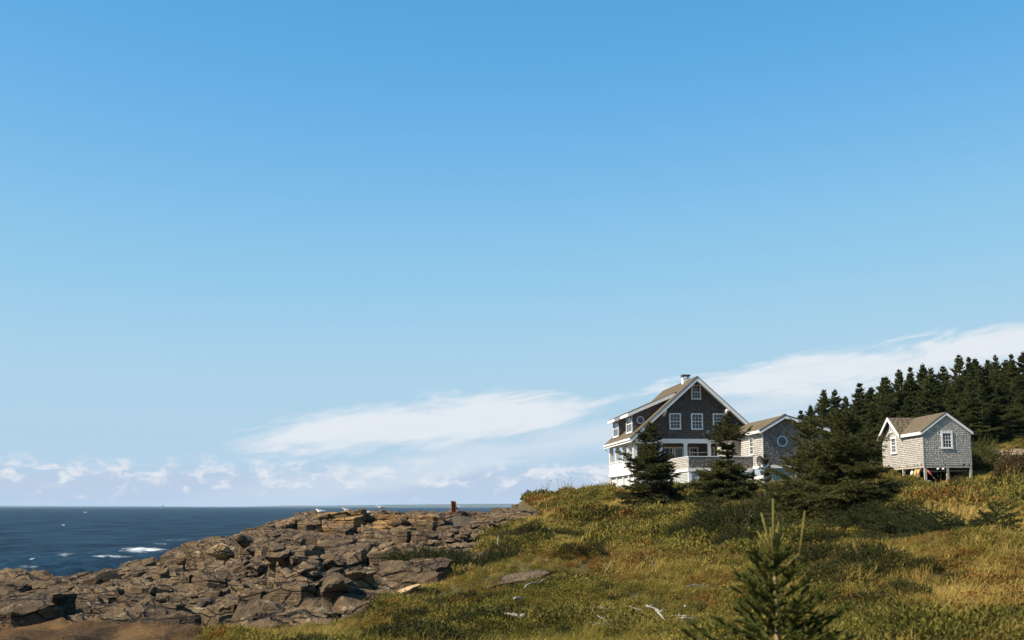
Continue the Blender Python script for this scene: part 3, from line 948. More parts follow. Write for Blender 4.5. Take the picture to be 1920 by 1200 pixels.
bpx, bpy_ = to_px(cent[:, 0], cent[:, 1], zc)
dist = np.hypot(cent[:, 0], cent[:, 1])
area = np.array([0.5 * abs(sum(p[i][0] * p[(i + 1) % len(p)][1] - p[(i + 1) % len(p)][0] * p[i][1] for i in range(len(p)))) for p in blocks])
inview = (bpx > -20) & (bpx < 1940) & (bpy_ < 1210)
show = np.sqrt(area) / dist * np.where(inview, 1, 0.01) * np.where(is_cliff, 4, 1)
order = np.argsort(-show)
ledge_parts = []
rv, rt, rq, rb = [], [], [], 0
for rank, i in enumerate(order):
    g = np.random.default_rng(1000 + i)
    o_ = bown[i]
    cliff = bool(is_cliff[i])
    tx = gx[i] * 0.55 + co_tx[o_]; ty = gy[i] * 0.45 + co_ty[o_]
    tx, ty = max(-0.45, min(0.45, tx)), max(-0.30, min(0.45, ty))
    off = co_h[o_] + co_tx[o_] * (cent[i, 0] - co_x[o_]) + co_ty[o_] * (cent[i, 1] - co_y[o_]) + g.normal(0, 0.07) + (g.uniform(-0.35, -0.15) if g.random() < 0.12 else 0)
    off = max(-0.95, min(1.0, off))
    if bpx[i] > 800:
        off = min(off, 0.30) + 0.06; tx *= 0.4; ty *= 0.4
    if cliff:
        off *= 0.35
    V, T, Q = make_block(blocks[i], tx + g.normal(0, 0.05), ty + g.normal(0, 0.05), 3000 + int(i), 24 if rank < 300 else 12, *(() if rank < 300 else ((-2.2, -0.95, -0.6, -0.58, -0.28, -0.05),)))
    if rank < 300:
        V = V - np.array([cent[i, 0], cent[i, 1], 0])
        me = mesh_np('rock_block', V, T, Q, smooth=True, sharp=24)
        ledge_parts.append((me, (cent[i, 0], cent[i, 1], zc[i] + off), 'rock_ochre' if cliff and g.random() < 0.85 else 'rock'))
    else:
        V[:, 2] += zc[i] + off
        rv.append(V); rt.append(T + rb); rq.append(Q + rb); rb += len(V)
print('blocks', len(blocks), 'slabs', nco)
ledge = obj('rock_ledge', mesh_np('rock_ledge', np.vstack(rv), np.vstack(rt), np.vstack(rq), smooth=True, sharp=24), M['rock'], kind='structure')
for me, loc, mt in ledge_parts:
    o = obj('rock_block', me, M[mt], ledge)
    o.location = loc

# loose boulders
protos = []
for i in range(9):
    V, T = cut_rock(400 + i, 1.0, 0.85, 0.7, 13 + i % 4, ICO3, 0.035)
    protos.append(mesh_np('boulder', V, T, smooth=True, sharp=24))


bpy.context.view_layer.update()
DEP = bpy.context.evaluated_depsgraph_get()


def surface(x, y):
    hit, loc, *_ = S.ray_cast(DEP, Vector((x, y, 40.0)), Vector((0, 0, -1)))
    return loc.z if hit else gz(x, y)


def seen(px, py, d):
    """the spot on ground or ledge that shows at this pixel, near d metres away"""
    hit, loc, *_ = S.ray_cast(DEP, Vector((0, 0, EYE)), Vector(ray(px, py)).normalized())
    if hit and loc.z > 0.6 and abs(loc.y / d - 1) < 0.4:
        return loc.x, loc.y
    c = at(px, py, d)
    return c[0], c[1]


def boulder(px, py, d, size, label, mt='rock', p=0, sq=(1, 1, 1), rz=None, group=None, sink=0.3, name='boulder', tilt=0.0):
    x, y = seen(px, py, d)
    size *= min(1.25, max(0.75, y / d))
    me = protos[p % len(protos)]
    if me.users and len(me.materials) and me.materials[0] != M[mt]:
        me = me.copy(); me.materials.clear()
    o = obj(name, me, M[mt])
    q = 0.45 * size * max(sq[0], sq[1])
    z = sorted((surface(x, y), surface(x - q, y), surface(x + q, y), surface(x, y - q), surface(x, y + q)))[2] if sink < 0.4 else gz(x, y)
    o.location = (x, y, z + size * sq[2] * (0.7 - sink) * 0.72)
    o.scale = (size * sq[0], size * sq[1], size * sq[2])
    o.rotation_euler = (random.uniform(-0.25, 0.25), tilt, random.uniform(0, 6.28) if rz is None else rz)
    tag(o, label, 'boulder', group)
    return o


boulder(412, 1047, 73, 0.62, 'pale cream boulder, the lightest one among the tumbled rocks', 'rock_cream', 1, (1.1, 1, 0.95), 0.4, sink=0.0)
boulder(472, 981, 100, 0.50, 'dark square boulder standing alone against the sea on the ridge', 'rock_dark', 2, (1.25, 1, 0.62), 0.1, sink=0.0)
boulder(205, 1055, 60, 0.55, 'dark pointed boulder on the rim of the rocks under the white surf', 'rock_dark', 3, (1.2, 1, 0.9), 0.9, sink=0.0)
boulder(345, 1052, 70, 0.65, 'brown round-topped boulder left of the pale cream boulder', 'rock', 4, (1.2, 1, 0.85), 1.9, sink=0.05)
boulder(382, 1060, 70, 0.45, 'grey slab leaning beside the pale cream boulder', 'rock', 5, (1.4, 0.7, 0.55), 0.5, sink=0.0, tilt=-0.5)
boulder(455, 1040, 72, 0.60, 'angular grey boulder right of the pale cream boulder', 'rock', 6, (1, 1, 0.9), 2.2, sink=0.0)
boulder(777, 957, 108, 0.34, 'low flat dark boulder on the ridge between gulls and rusty post', 'rock_dark', 7, (1.5, 1, 0.6), 0.3, sink=0.1)
boulder(627, 1118, 38, 0.55, 'grey upright boulder wedged in the dark crevice', 'rock', 0, (0.9, 0.9, 1.0), 0.2, sink=0.0)
boulder(765, 1105, 37, 0.32, 'pale flat stone slab at the edge of the dark green heath', 'rock_cream', 3, (1.6, 0.6, 0.4), 0.5, sink=0.1, tilt=-0.3)
boulder(1000, 1085, 30, 0.85, 'long bare rock slab breaking through the grassy slope', 'rock', 6, (1.4, 0.40, 0.20), 0.75, sink=0.15, tilt=-0.08)
boulder(965, 1105, 27, 0.40, 'small bare rock below the long slab on the grassy slope', 'rock', 1, (1.3, 0.6, 0.32), 0.6, sink=0.0)
boulder(1125, 964, 92, 0.62, 'grey boulder half sunk in grass below the house', 'rock', 2, (1.4, 0.9, 0.6), 0.3, sink=0.0)
boulder(1106, 968, 91, 0.55, 'flat rock beside the grey boulder below the house', 'rock', 4, (1.5, 0.9, 0.35), 0.0, sink=0.0)
boulder(1057, 962, 95, 0.45, 'small dark rock among bushes on the upper slope', 'rock_dark', 5, (1, 1, 0.7), 0.3, sink=0.0)
boulder(1361, 946, 80, 0.32, 'small white rock in the grass between two spruces', 'rock_cream', 7, (1.4, 1, 0.5), 0.0, sink=0.0)
boulder(1905, 868, 103, 1.75, 'broad pale outcrop of rock at the forest edge', 'rock_pale', 0, (1.4, 1.0, 0.8), 0.2, sink=0.5)
boulder(1868, 856, 106, 1.1, 'smaller hump of rock left of the broad outcrop by the forest', 'rock', 8, (1.5, 1.0, 0.6), 1.2, sink=0.2)
g = np.random.default_rng(88)
for i in range(34):
    px = g.uniform(430, 640); py = g.uniform(1042, 1078) + (px - 430) * 0.02
    d = 60 + (1060 - py) * 0.42 + g.uniform(-2, 2)
    boulder(px, py, d, g.uniform(0.2, 0.52), 'angular stone in the heap of rubble in the middle of the rocks', 'rock', int(g.integers(0, 9)), (g.uniform(0.9, 1.4), 1, g.uniform(0.55, 1)), None, 'rubble heap in the rocks', sink=g.uniform(-0.15, 0.15), name='stone')
for i in range(26):
    px = g.uniform(840, 960); py = 1012 - (px - 840) * 0.26 + g.uniform(-9, 9)
    d = 96 + (1000 - py) * 0.18 + g.uniform(-2, 2)
    boulder(px, py, d, g.uniform(0.22, 0.55), 'angular stone in the scree below the rusty post', 'rock', int(g.integers(0, 9)), (g.uniform(1.0, 1.7), 1, g.uniform(0.5, 0.9)), None, 'scree below the rusty post', sink=g.uniform(-0.1, 0.15), name='stone')

# ------------------------------------------------------------------ buildings
def shingles(name, parent, m, o, a, b, n, poly, holes=(), ex=0.17, wid=(0.10, 0.24), lift=0.022, seed=1, circles=()):
    """courses of shingles over a flat polygon: o origin, a along, b up the slope, n outward; every shingle is a small wedge"""
    g = np.random.default_rng(seed)
    o = np.array(o, float); a = np.array(a, float); b = np.array(b, float); n = np.array(n, float)
    P = np.array(poly)
    x0, y0 = P.min(0); x1, y1 = P.max(0)
    rows = []
    ny = int(math.ceil((y1 - y0) / ex))
    for r in range(ny):
        yy = y0 + r * ex
        x = x0 - g.uniform(0, 0.2)
        while x < x1:
            w = g.uniform(*wid)
            rows.append((max(x, x0) + 0.0015, min(x + w, x1) - 0.0015, yy + g.uniform(-0.014, 0.014), min(yy + ex * 1.08, y1), g.random()))
            x += w
    A = np.array([r for r in rows if r[1] - r[0] > 0.02])
    cx = (A[:, 0] + A[:, 1]) / 2; cy = A[:, 2] + ex * 0.45
    keep = in_poly(cx, cy, poly) & in_poly(cx, A[:, 2] + 0.01, poly)
    for (hx0, hx1, hy0, hy1) in holes:
        keep &= ~((cx > hx0) & (cx < hx1) & (cy > hy0) & (cy < hy1))
    for (hx, hy, hr) in circles:
        keep &= (cx - hx) ** 2 + (cy - hy) ** 2 > hr * hr
    A = A[keep]
    k = len(A)
    li = lift * g.uniform(0.75, 1.35, k)
    def pt(x, y, d):
        return o + x[:, None] * a + y[:, None] * b + d[:, None] * n
    z = np.full(k, 0.004)
    V = np.stack([pt(A[:, 0], A[:, 2], li), pt(A[:, 1], A[:, 2], li), pt(A[:, 1], A[:, 3], z), pt(A[:, 0], A[:, 3], z), pt(A[:, 0], A[:, 2], z), pt(A[:, 1], A[:, 2], z)], 1).reshape(-1, 3)
    base = np.arange(k)[:, None] * 6
    Q = np.concatenate([base + np.array([[0, 1, 2, 3]]), base + np.array([[4, 5, 1, 0]])])
    T = np.concatenate([base + np.array([[4, 0, 3]]), base + np.array([[1, 5, 2]])])
    me = mesh_np(name, V, T, Q)
    fattr(me, 'tint', np.repeat(A[:, 4], 6))
    return obj(name, me, m, parent, kind='stuff')


class Plane:
    """a wall face in a building's own space: u along, w up, out = outward normal"""
    def __init__(self, axis, at_, sign):
        self.axis, self.at, self.s = axis, at_, sign

    def box(self, mb, a0, a1, w0, w1, d0, d1):
        lo, hi = self.at + self.s * d0, self.at + self.s * d1
        if self.axis == 'y':
            mb.box(a0, a1, lo, hi, w0, w1)
        else:
            mb.box(lo, hi, a0, a1, w0, w1)

    def p(self, a, w, d):
        q = self.at + self.s * d
        return (a, q, w) if self.axis == 'y' else (q, a, w)


def window(parent, pl, a0, a1, w0, w1, cols=3, rows=4, trim=0.11, sash=True, name='window', glass=None):
    """outer size includes the trim"""
    mb = MB()
    pl.box(mb, a0, a0 + trim, w0, w1, -0.02, 0.075)
    pl.box(mb, a1 - trim, a1, w0, w1, -0.02, 0.075)
    pl.box(mb, a0 + trim, a1 - trim, w1 - trim, w1, -0.02, 0.075)
    pl.box(mb, a0 + trim, a1 - trim, w0, w0 + trim * 0.7, -0.02, 0.075)
    pl.box(mb, a0 - 0.03, a1 + 0.03, w0 - 0.045, w0 - 0.002, -0.02, 0.11)
    wn = mb.build(name, M['white'], parent)
    g_ = MB()
    pl.box(g_, a0 + trim, a1 - trim, w0 + trim * 0.7, w1 - trim, -0.02, 0.012)
    g_.build('pane', glass or M['glass'], wn)
    mm = MB()
    i0, i1, j0, j1 = a0 + trim, a1 - trim, w0 + trim * 0.7, w1 - trim
    for c in range(1, cols):
        x = i0 + (i1 - i0) * c / cols
        pl.box(mm, x - 0.012, x + 0.012, j0, j1, 0.015, 0.032)
    for r in range(1, rows):
        y = j0 + (j1 - j0) * r / rows
        h = 0.03 if (sash and r * 2 == rows) else 0.012
        pl.box(mm, i0, i1, y - h, y + h, 0.018, 0.038 if h > 0.02 else 0.035)
    if mm.v:
        mm.build('muntins', M['white'], wn)
    return wn


def round_window(parent, pl, a, w, r):
    mb = MB(); n = 28
    vs, fs = [], []
    for i in range(n):
        t_ = 2 * PI * i / n
        for rr, d in ((r, -0.01), (r, 0.07), (r * 0.76, 0.07), (r * 0.76, -0.01)):
            vs.append(pl.p(a + rr * math.cos(t_), w + rr * math.sin(t_), d))
    for i in range(n):
        j = (i + 1) % n
        for k_ in range(4):
            l = (k_ + 1) % 4
            fs.append((i * 4 + k_, j * 4 + k_, j * 4 + l, i * 4 + l))
    mb.add(vs, fs)
    wn = mb.build('round_window', M['white'], parent)
    g_ = MB()
    g_.add([pl.p(a + r * 0.78 * math.cos(2 * PI * i / n), w + r * 0.78 * math.sin(2 * PI * i / n), 0.034) for i in range(n)], [tuple(range(n))])
    g_.build('pane', M['glass'], wn)
    return wn


def slope_pts(u0, w0, u1, w1):
    L = math.hypot(u1 - u0, w1 - w0)
    return (u1 - u0) / L, (w1 - w0) / L, L


def roof_side(parent, ue, we, ur, wr, v0, v1, thick=0.14, seed=1, name='roof', under=None):
    """a roof plane running along local y from v0 to v1; eave (ue,we), ridge (ur,wr)"""
    du, dw, L = slope_pts(ue, we, ur, wr)
    nu, nw = (-dw, du) if du > 0 else (dw, -du)
    mb = MB()
    poly = [(ue, we), (ur, wr), (ur - nu * 0 , wr - thick), (ue, we - thick)]
    mb.prism(poly, 'y', v0, v1)
    r_ = mb.build(name, M['roof_edge'] if under is None else under, parent)
    sgn = 1 if du > 0 else -1
    # the outward side must face up
    shingles('shingles', r_, M['roof'], (ue, v0, we), (0, 1, 0), (du, 0, dw), (nu, 0, nw), [(-0.02, -0.02), (v1 - v0 + 0.02, -0.02), (v1 - v0 + 0.02, L), (-0.02, L)], ex=0.15, wid=(0.25, 0.4), lift=0.012, seed=seed)
    return r_


# ======== the main house
house = thing('shingled_house', 'tall dark-shingled gabled house with white trim on the hilltop above the sea', 'house', HOUSE, HOUSE_T)
AP = 9.03; SL = 0.905
UL, WL = -5.45, AP - SL * 5.45
UR, WR = 4.12, AP - SL * 4.12
GV = 1.1                                        # the gable wall stands back under a deep overhang
VB = 12.6                                       # back of the roof
FL = 1.55                                       # main floor level
# walls of the upper part
mb = MB()
mb.prism([(-4.9, 4.05), (UR - 0.35, 4.05), (UR - 0.35, AP - SL * (UR - 0.35) - 0.2), (0, AP - 0.2), (-4.9, AP - SL * 4.9 - 0.2)], 'y', GV, VB - 0.3)
gw = mb.build('gable_wall', M['sheathing'], house)
PG = Plane('y', GV, -1)
WINS = [(-0.26, 0.55, 7.30, 8.46, 3, 4), (-2.10, -1.14, 4.87, 6.15, 3, 4), (-0.32, 0.66, 4.87, 6.15, 3, 4), (1.47, 2.42, 4.89, 6.16, 3, 4)]
shingles('shingles', gw, M['shingle_house'], (0, GV, 0), (1, 0, 0), (0, 0, 1), (0, -1, 0),
         [(-4.88, 4.10), (UR - 0.37, 4.10), (UR - 0.37, AP - SL * (UR - 0.37) - 0.1), (0, AP - 0.1), (-4.88, AP - SL * 4.88 - 0.1)],
         [(a - 0.02, b_ + 0.02, c - 0.02, d + 0.02) for a, b_, c, d, _, _ in WINS], ex=0.15, wid=(0.09, 0.2), lift=0.025, seed=5)
for a0, a1, w0, w1, cc, rr in WINS:
    window(house, PG, a0, a1, w0, w1, cc, rr)
mb = MB(); mb.box(0.90, 1.16, GV - 0.12, GV - 0.024, 4.57, 4.79)
for k in range(3):
    mb.box(0.93, 1.13, GV - 0.135, GV - 0.1195, 4.61 + k * 0.055, 4.635 + k * 0.055)
mb.build('vent', M['metal'], house)
# roof
roof_side(house, UL, WL, 0, AP, 0, VB, seed=11, under=M['white'])
roof_side(house, UR, WR, 0, AP, 0, VB, seed=12, under=M['white'])
mb = MB()
mb.prism([(-0.16, AP - 0.115), (0, AP + 0.03), (0.16, AP - 0.115), (0, AP + 0.012)], 'y', -0.01, VB + 0.01)
mb.build('ridge_cap', M['roof'], house)
for s, ue, we in ((-1, UL, WL), (1, UR, WR)):
    for v0, v1, nm in ((-0.07, -0.003, 'barge_board'), (VB + 0.003, VB + 0.07, 'barge_board')):
        mb = MB()
        mb.prism([(0, AP - 0.045), (ue, we - 0.045), (ue, we - 0.36), (0, AP - 0.36)], 'y', v0, v1)
        bb = mb.build(nm, M['white'], house)
        mb = MB()
        mb.prism([(0, AP + 0.03), (ue - s * -0.05, we + 0.03 - SL * 0.05), (ue + s * 0.05, we - 0.042 - SL * 0.05), (0, AP - 0.042)], 'y', v0 - 0.03 if v0 < 0 else v0, v1 if v0 < 0 else v1 + 0.03)
        mb.build('drip_edge', M['roof_edge'], bb)
# rake returns against the gable
for u_ in (-2.6, 2.48):
    mb = MB(); w_ = AP - SL * abs(u_) - 0.36
    mb.prism([(0.0, w_ + 0.02), (GV - 0.03, w_ + 0.02), (GV - 0.03, w_ - 0.42), (0.85, w_ - 0.42), (0.0, w_ - 0.12)], 'x', u_ - 0.09, u_ + 0.09)
    mb.build('bracket', M['white'], house)
mb = MB(); mb.box(UL - 0.10, UL - 0.003, 0.0, VB, WL - 0.17, WL - 0.02)
gt = mb.build('gutter', M['white'], house)
mb = MB(); mb.box(UL - 0.02, UL + 0.06, 0, VB, WL - 0.33, WL - 0.175); mb.build('fascia', M['white'], gt)
mb = MB(); mb.box(UR + 0.003, UR + 0.09, 0.0, VB, WR - 0.2, WR - 0.02); mb.build('gutter', M['white'], house)
mb = MB(); mb.tube([(UL - 0.05, VB - 0.1, WL - 0.2), (UL + 0.2, VB - 0.15, WL - 0.5), (-5.03, VB - 0.2, WL - 0.8), (-5.03, VB - 0.2, 0.2)], [0.035] * 4, 8); mb.build('downpipe', M['white'], house, True)

# dormers on the seaward slope
def dormer(v0, v1, ud, seed):
    wf = AP - SL * abs(ud)                       # where the face meets the roof
    wt = wf + 1.62                               # top of the face
    ut = -1.42; wtop = AP - SL * abs(ut)         # where the shed roof runs into the main roof
    sl = (wtop - wt) / (ut - ud)
    mb = MB()
    mb.prism([(ud, wf - 0.1), (ud, wt), (ut, wtop - 0.02), (ut, wtop - 0.12)], 'y', v0, v1)
    d = mb.build('dormer', M['sheathing'], house)
    cheek = [(ud, wf - 0.05), (ut + 0.1, wtop + 0.05), (ut, wtop), (ud, wt)]
    circ = [(ud + 0.62, wf + 1.02, 0.33)] if seed == 31 else []
    shingles('cheek_shingles', d, M['shingle_annex'] if False else M['shingle_dormer'], (0, v0, 0), (1, 0, 0), (0, 0, 1), (0, -1, 0), cheek, ex=0.15, wid=(0.09, 0.2), lift=0.025, seed=seed, circles=circ)
    shingles('face_shingles', d, M['shingle_dormer'], (ud, 0, 0), (0, 1, 0), (0, 0, 1), (-1, 0, 0), [(v0, wf - 0.02), (v1, wf - 0.02), (v1, wt), (v0, wt)], ex=0.15, wid=(0.09, 0.2), lift=0.025, seed=seed + 1, holes=[(v0 + 0.05, v1 - 0.02, wf, wt)])
    pf = Plane('x', ud, -1)
    if seed == 31:
        round_window(house, Plane('y', v0, -1), ud + 0.62, wf + 1.02, 0.31)
    # roof of the dormer
    ov = 0.42
    e = (ud - ov, wt - sl * ov)
    mb = MB(); mb.prism([(e[0], e[1] + 0.02), (ut + 0.15, wtop + sl * 0.15 + 0.02), (ut + 0.15, wtop + sl * 0.15 + 0.16), (e[0], e[1] + 0.16)], 'y', v0 - 0.32, v1 + 0.3)
    r_ = mb.build('dormer_roof', M['roof_edge'], house)
    mb = MB()
    mb.prism([(e[0] + 0.001, e[1] - 0.14), (ut - 0.1, wtop - sl * 0.1 - 0.16), (ut, wtop + 0.11), (e[0] + 0.001, e[1] + 0.11)], 'y', v0 - 0.36, v0 - 0.325)
    mb.build('rake_board', M['white'], r_)
    mb = MB(); mb.box(e[0] - 0.05, e[0] - 0.003, v0 - 0.35, v1 + 0.3, e[1] - 0.15, e[1] + 0.10); mb.build('fascia', M['white'], r_)
    du, dw, L = slope_pts(e[0], e[1], ut, wtop)
    shingles('shingles', r_, M['roof'], (e[0], v0 - 0.32, e[1] + 0.162), (0, 1, 0), (du, 0, dw), (-dw, 0, du), [(0, 0), (v1 - v0 + 0.6, 0), (v1 - v0 + 0.6, L), (0, L)], ex=0.15, wid=(0.25, 0.4), lift=0.012, seed=seed + 2)
    mb = MB(); mb.box(e[0] + 0.003, ud + 0.02, v0 - 0.3, v1 + 0.28, e[1] - 0.06, e[1] - 0.02); mb.build('soffit', M['white'], r_)
    return wf, wt, pf


M['shingle_dormer'] = shingle_mat('dormer_shingles', (0.10, 0.085, 0.075), (0.16, 0.135, 0.115), (0.13, 0.11, 0.095))
for v0, v1, sd_ in ((2.05, 4.75, 31), (8.3, 11.0, 41)):
    wf, wt, pf = dormer(v0, v1, -4.88, sd_)
    window(house, pf, v0 + 0.06, v1 - 0.10, wf + 0.06, wt - 0.06, 3, 2, trim=0.13, name='dormer_window')

# chimney
mb = MB(); mb.box(-0.30, 0.26, 3.6, 4.2, AP - 0.4, AP + 0.26); ch = mb.build('chimney', M['white_stone'], house)
mb = MB(); mb.box(-0.36, 0.32, 3.54, 4.26, AP + 0.40, AP + 0.52)
for a in (-0.29, 0.19):
    for b_ in (3.61, 4.13):
        mb.box(a, a + 0.06, b_, b_ + 0.06, AP + 0.263, AP + 0.40)
mb.build('chimney_cap', M['darkmetal'], ch)

# main floor: recessed front porch, body of the house, open side porch
mb = MB(); mb.box(-3.25, 2.0, GV - 0.04, GV + 0.22, 3.74, 4.09); mb.build('beam', M['white'], house)
mb = MB(); mb.box(-4.9, -3.253, GV - 0.02, GV + 0.2, 3.72, 4.07); mb.box(-5.05, -4.75, GV + 0.2, VB - 0.35, 3.80, 4.07); mb.build('beam', M['white'], house)
mb = MB(); mb.box(-4.74, 2.3, GV + 0.22, VB - 0.4, 3.90, 4.04); mb.build('porch_ceiling', M['inner'], house)
mb = MB(); mb.box(-2.6, UR - 0.36, 3.5, VB - 0.36, FL, 3.90); mb.build('inner_wall', M['inner'], house)
mb = MB(); mb.box(-5.0, UR - 0.35, GV, VB - 0.3, FL - 0.24, FL); mb.build('floor', M['white'], house)
for u0, u1 in ((-0.93, -0.65), (1.03, 1.27), (-2.93, -2.68)):
    mb = MB(); mb.box(u0, u1, GV - 0.01, GV + 0.2, FL, 3.74)
    mb.box(u0 - 0.03, u1 + 0.03, GV - 0.03, GV + 0.22, 3.62, 3.738); mb.build('post', M['white'], house)
for v_ in (1.18, 3.35, 5.85, 9.05, 12.1):
    mb = MB(); mb.box(-5.04, -4.72, v_, v_ + 0.26, FL, 3.80); mb.build('post', M['white'], house)
mb = MB(); mb.box(-2.95, -2.61, VB - 0.62, VB - 0.36, FL, 3.9); mb.build('post', M['white'], house)
mb = MB()
mb.box(-5.0, -4.86, GV + 0.05, VB - 0.36, FL + 0.003, 2.42); mb.box(-5.06, -4.8, GV + 0.05, VB - 0.36, 2.423, 2.50)
for k in range(9):
    mb.box(-5.03, -5.003, 1.5 + k * 1.25, 1.58 + k * 1.25, FL + 0.05, 2.4)
mb.build('porch_parapet', M['white'], house)
mb = MB(); mb.box(-5.12, -5.003, GV - 0.05, VB - 0.25, FL - 0.30, FL + 0.03); mb.box(-5.12, -2.45, GV - 0.10, GV - 0.003, FL - 0.30, FL + 0.03); mb.build('band_board', M['white'], house)
# french doors at the back of the porch
PB = Plane('y', 3.5, -1)
for a0, a1 in ((-2.05, -1.25), (-1.2, -0.4), (0.02, 0.82)):
    window(house, PB, a0, a1, FL + 0.02, 3.55, 3, 5, trim=0.12, sash=False, name='french_door')
# an open door leaf at the right end
pd = Plane('x', 1.75, -1)
mb = MB(); mb.box(1.75, 1.9, GV + 0.4, 3.49, FL, 3.9); mb.build('inner_wall', M['inner'], house)
window(house, pd, 1.75, 2.6, FL + 0.02, 3.5, 2, 5, trim=0.12, sash=False, name='french_door')
mb = MB(); mb.tube([(-0.6, GV + 0.1, 3.05), (0.2, GV + 0.1, 2.99), (1.03, GV + 0.1, 3.03)], [0.015] * 3, 6); mb.build('line', M['white'], house)
# lower storey
mb = MB(); mb.box(-4.85, UR - 0.36, GV + 0.1, VB - 0.36, -0.9, FL - 0.242); mb.build('lower_wall', M['white'], house)
for v_ in (1.15, 3.4, 5.9, 9.05, 12.1):
    mb = MB(); mb.box(-5.03, -4.853, v_, v_ + 0.26, -0.6, FL - 0.30); mb.build('post', M['white'], house)
PS = Plane('x', -4.85, -1)
for v_ in (3.75, 6.3, 9.5):
    mb = MB(); PS.box(mb, v_, v_ + 1.9, 0.0, 1.15, 0.0, 0.03); mb.build('lower_panel', M['louver'], house)

# deck with a shingled parapet
DU, DV = -2.4, -6.5
mb = MB(); mb.box(DU, 2.5, DV, GV - 0.02, FL - 0.05, FL + 0.02); mb.build('deck_floor', M['greywood'], house)
mb = MB(); mb.box(DU + 0.03, 2.45, DV + 0.03, DV + 0.16, FL + 0.02, 2.36); mb.box(DU + 0.03, DU + 0.16, DV + 0.16, GV - 0.05, FL + 0.02, 2.36)
pp = mb.build('deck_parapet', M['sheathing'], house)
shingles('shingles', pp, M['shingle_annex'], (0, DV + 0.03, 0), (1, 0, 0), (0, 0, 1), (0, -1, 0), [(DU + 0.02, FL + 0.0), (2.45, FL), (2.45, 2.36), (DU + 0.02, 2.36)], ex=0.135, lift=0.03, seed=51)
shingles('shingles', pp, M['shingle_hut'], (DU + 0.03, 0, 0), (0, 1, 0), (0, 0, 1), (-1, 0, 0), [(DV + 0.02, FL), (GV - 0.05, FL), (GV - 0.05, 2.36), (DV + 0.02, 2.36)], ex=0.135, lift=0.03, seed=52)  # sunlit face: its light is put into the colour as paler shingles
mb = MB(); mb.box(DU - 0.02, 2.46, DV - 0.03, DV + 0.2, 2.363, 2.41); mb.box(DU - 0.02, DU + 0.2, DV + 0.2, GV - 0.05, 2.363, 2.41); mb.build('rail_cap', M['white'], house)
mb = MB(); mb.box(DU - 0.04, 2.46, DV - 0.04, DV + 0.06, FL - 0.27, FL - 0.053); mb.box(DU - 0.04, DU + 0.06, DV + 0.06, GV - 0.12, FL - 0.27, FL - 0.053); mb.build('band_board', M['white'], house)
for u_, v_, w_ in ((DU, DV, 0.24), (DU + 1.05, DV, 0.13), (DU, -3.2, 0.2), (DU, 0.2, 0.2), (0.6, DV, 0.16), (2.2, DV, 0.16)):
    mb = MB(); mb.box(u_, u_ + w_, v_, v_ + w_, -0.9, FL - 0.27); mb.build('deck_post', M['white'], house)
g = np.random.default_rng(64)
pier = None
for r_ in range(7):                              # stones of the whitewashed pier beside the corner post
    x = DU + 0.27
    while x < DU + 1.0:
        w_ = min(g.uniform(0.16, 0.34), DU + 1.02 - x)
        mb = MB(); z0 = -0.75 + r_ * 0.285
        j = g.uniform(-0.015, 0.015, 6)
        mb.add([(x + j[0], DV + 0.05 + j[1], z0), (x + w_ - 0.02, DV + 0.05 + j[2], z0), (x + w_ - 0.02, DV + 0.5, z0), (x, DV + 0.5, z0),
                (x + 0.01, DV + 0.06 + j[3], z0 + 0.265), (x + w_ - 0.03 + j[4], DV + 0.06 + j[5], z0 + 0.26), (x + w_ - 0.02, DV + 0.5, z0 + 0.265), (x, DV + 0.5, z0 + 0.265)],
               [(0, 3, 2, 1), (4, 5, 6, 7), (0, 1, 5, 4), (1, 2, 6, 5), (2, 3, 7, 6), (3, 0, 4, 7)])
        if pier is None:
            pier = mb.build('stone_pier', M['white_stone'], house)
        else:
            mb.build('stone', M['white_stone'], pier)
        x += w_
def louver(parent, pl, a0, a1, w0, w1):
    mb = MB(); pl.box(mb, a0, a1, w0, w1, -0.08, -0.06)
    lp = mb.build('louver_panel', M['darkmetal'], parent)
    for k in range(int((w1 - w0) / 0.11)):
        s_ = MB(); z = w0 + 0.02 + k * 0.11
        pl.box(s_, a0, a1, z, z + 0.075, -0.05, -0.02); s_.build('slat', M['louver'], lp)
PD = Plane('y', DV, -1); PDL = Plane('x', DU, -1)
louver(house, PD, DU + 1.2, 0.58, -0.1, FL - 0.30); louver(house, PD, 0.78, 2.18, -0.1, FL - 0.30)
louver(house, PDL, DV + 0.3, -3.25, -0.1, FL - 0.30); louver(house, PDL, -2.95, 0.15, -0.1, FL - 0.30)
mb = MB(); mb.box(DU - 0.02, 2.4, DV - 0.02, DV + 0.15, -0.24, -0.11); mb.box(DU - 0.02, DU + 0.13, DV + 0.15, GV - 0.15, -0.24, -0.11); mb.build('sill_board', M['white'], house)

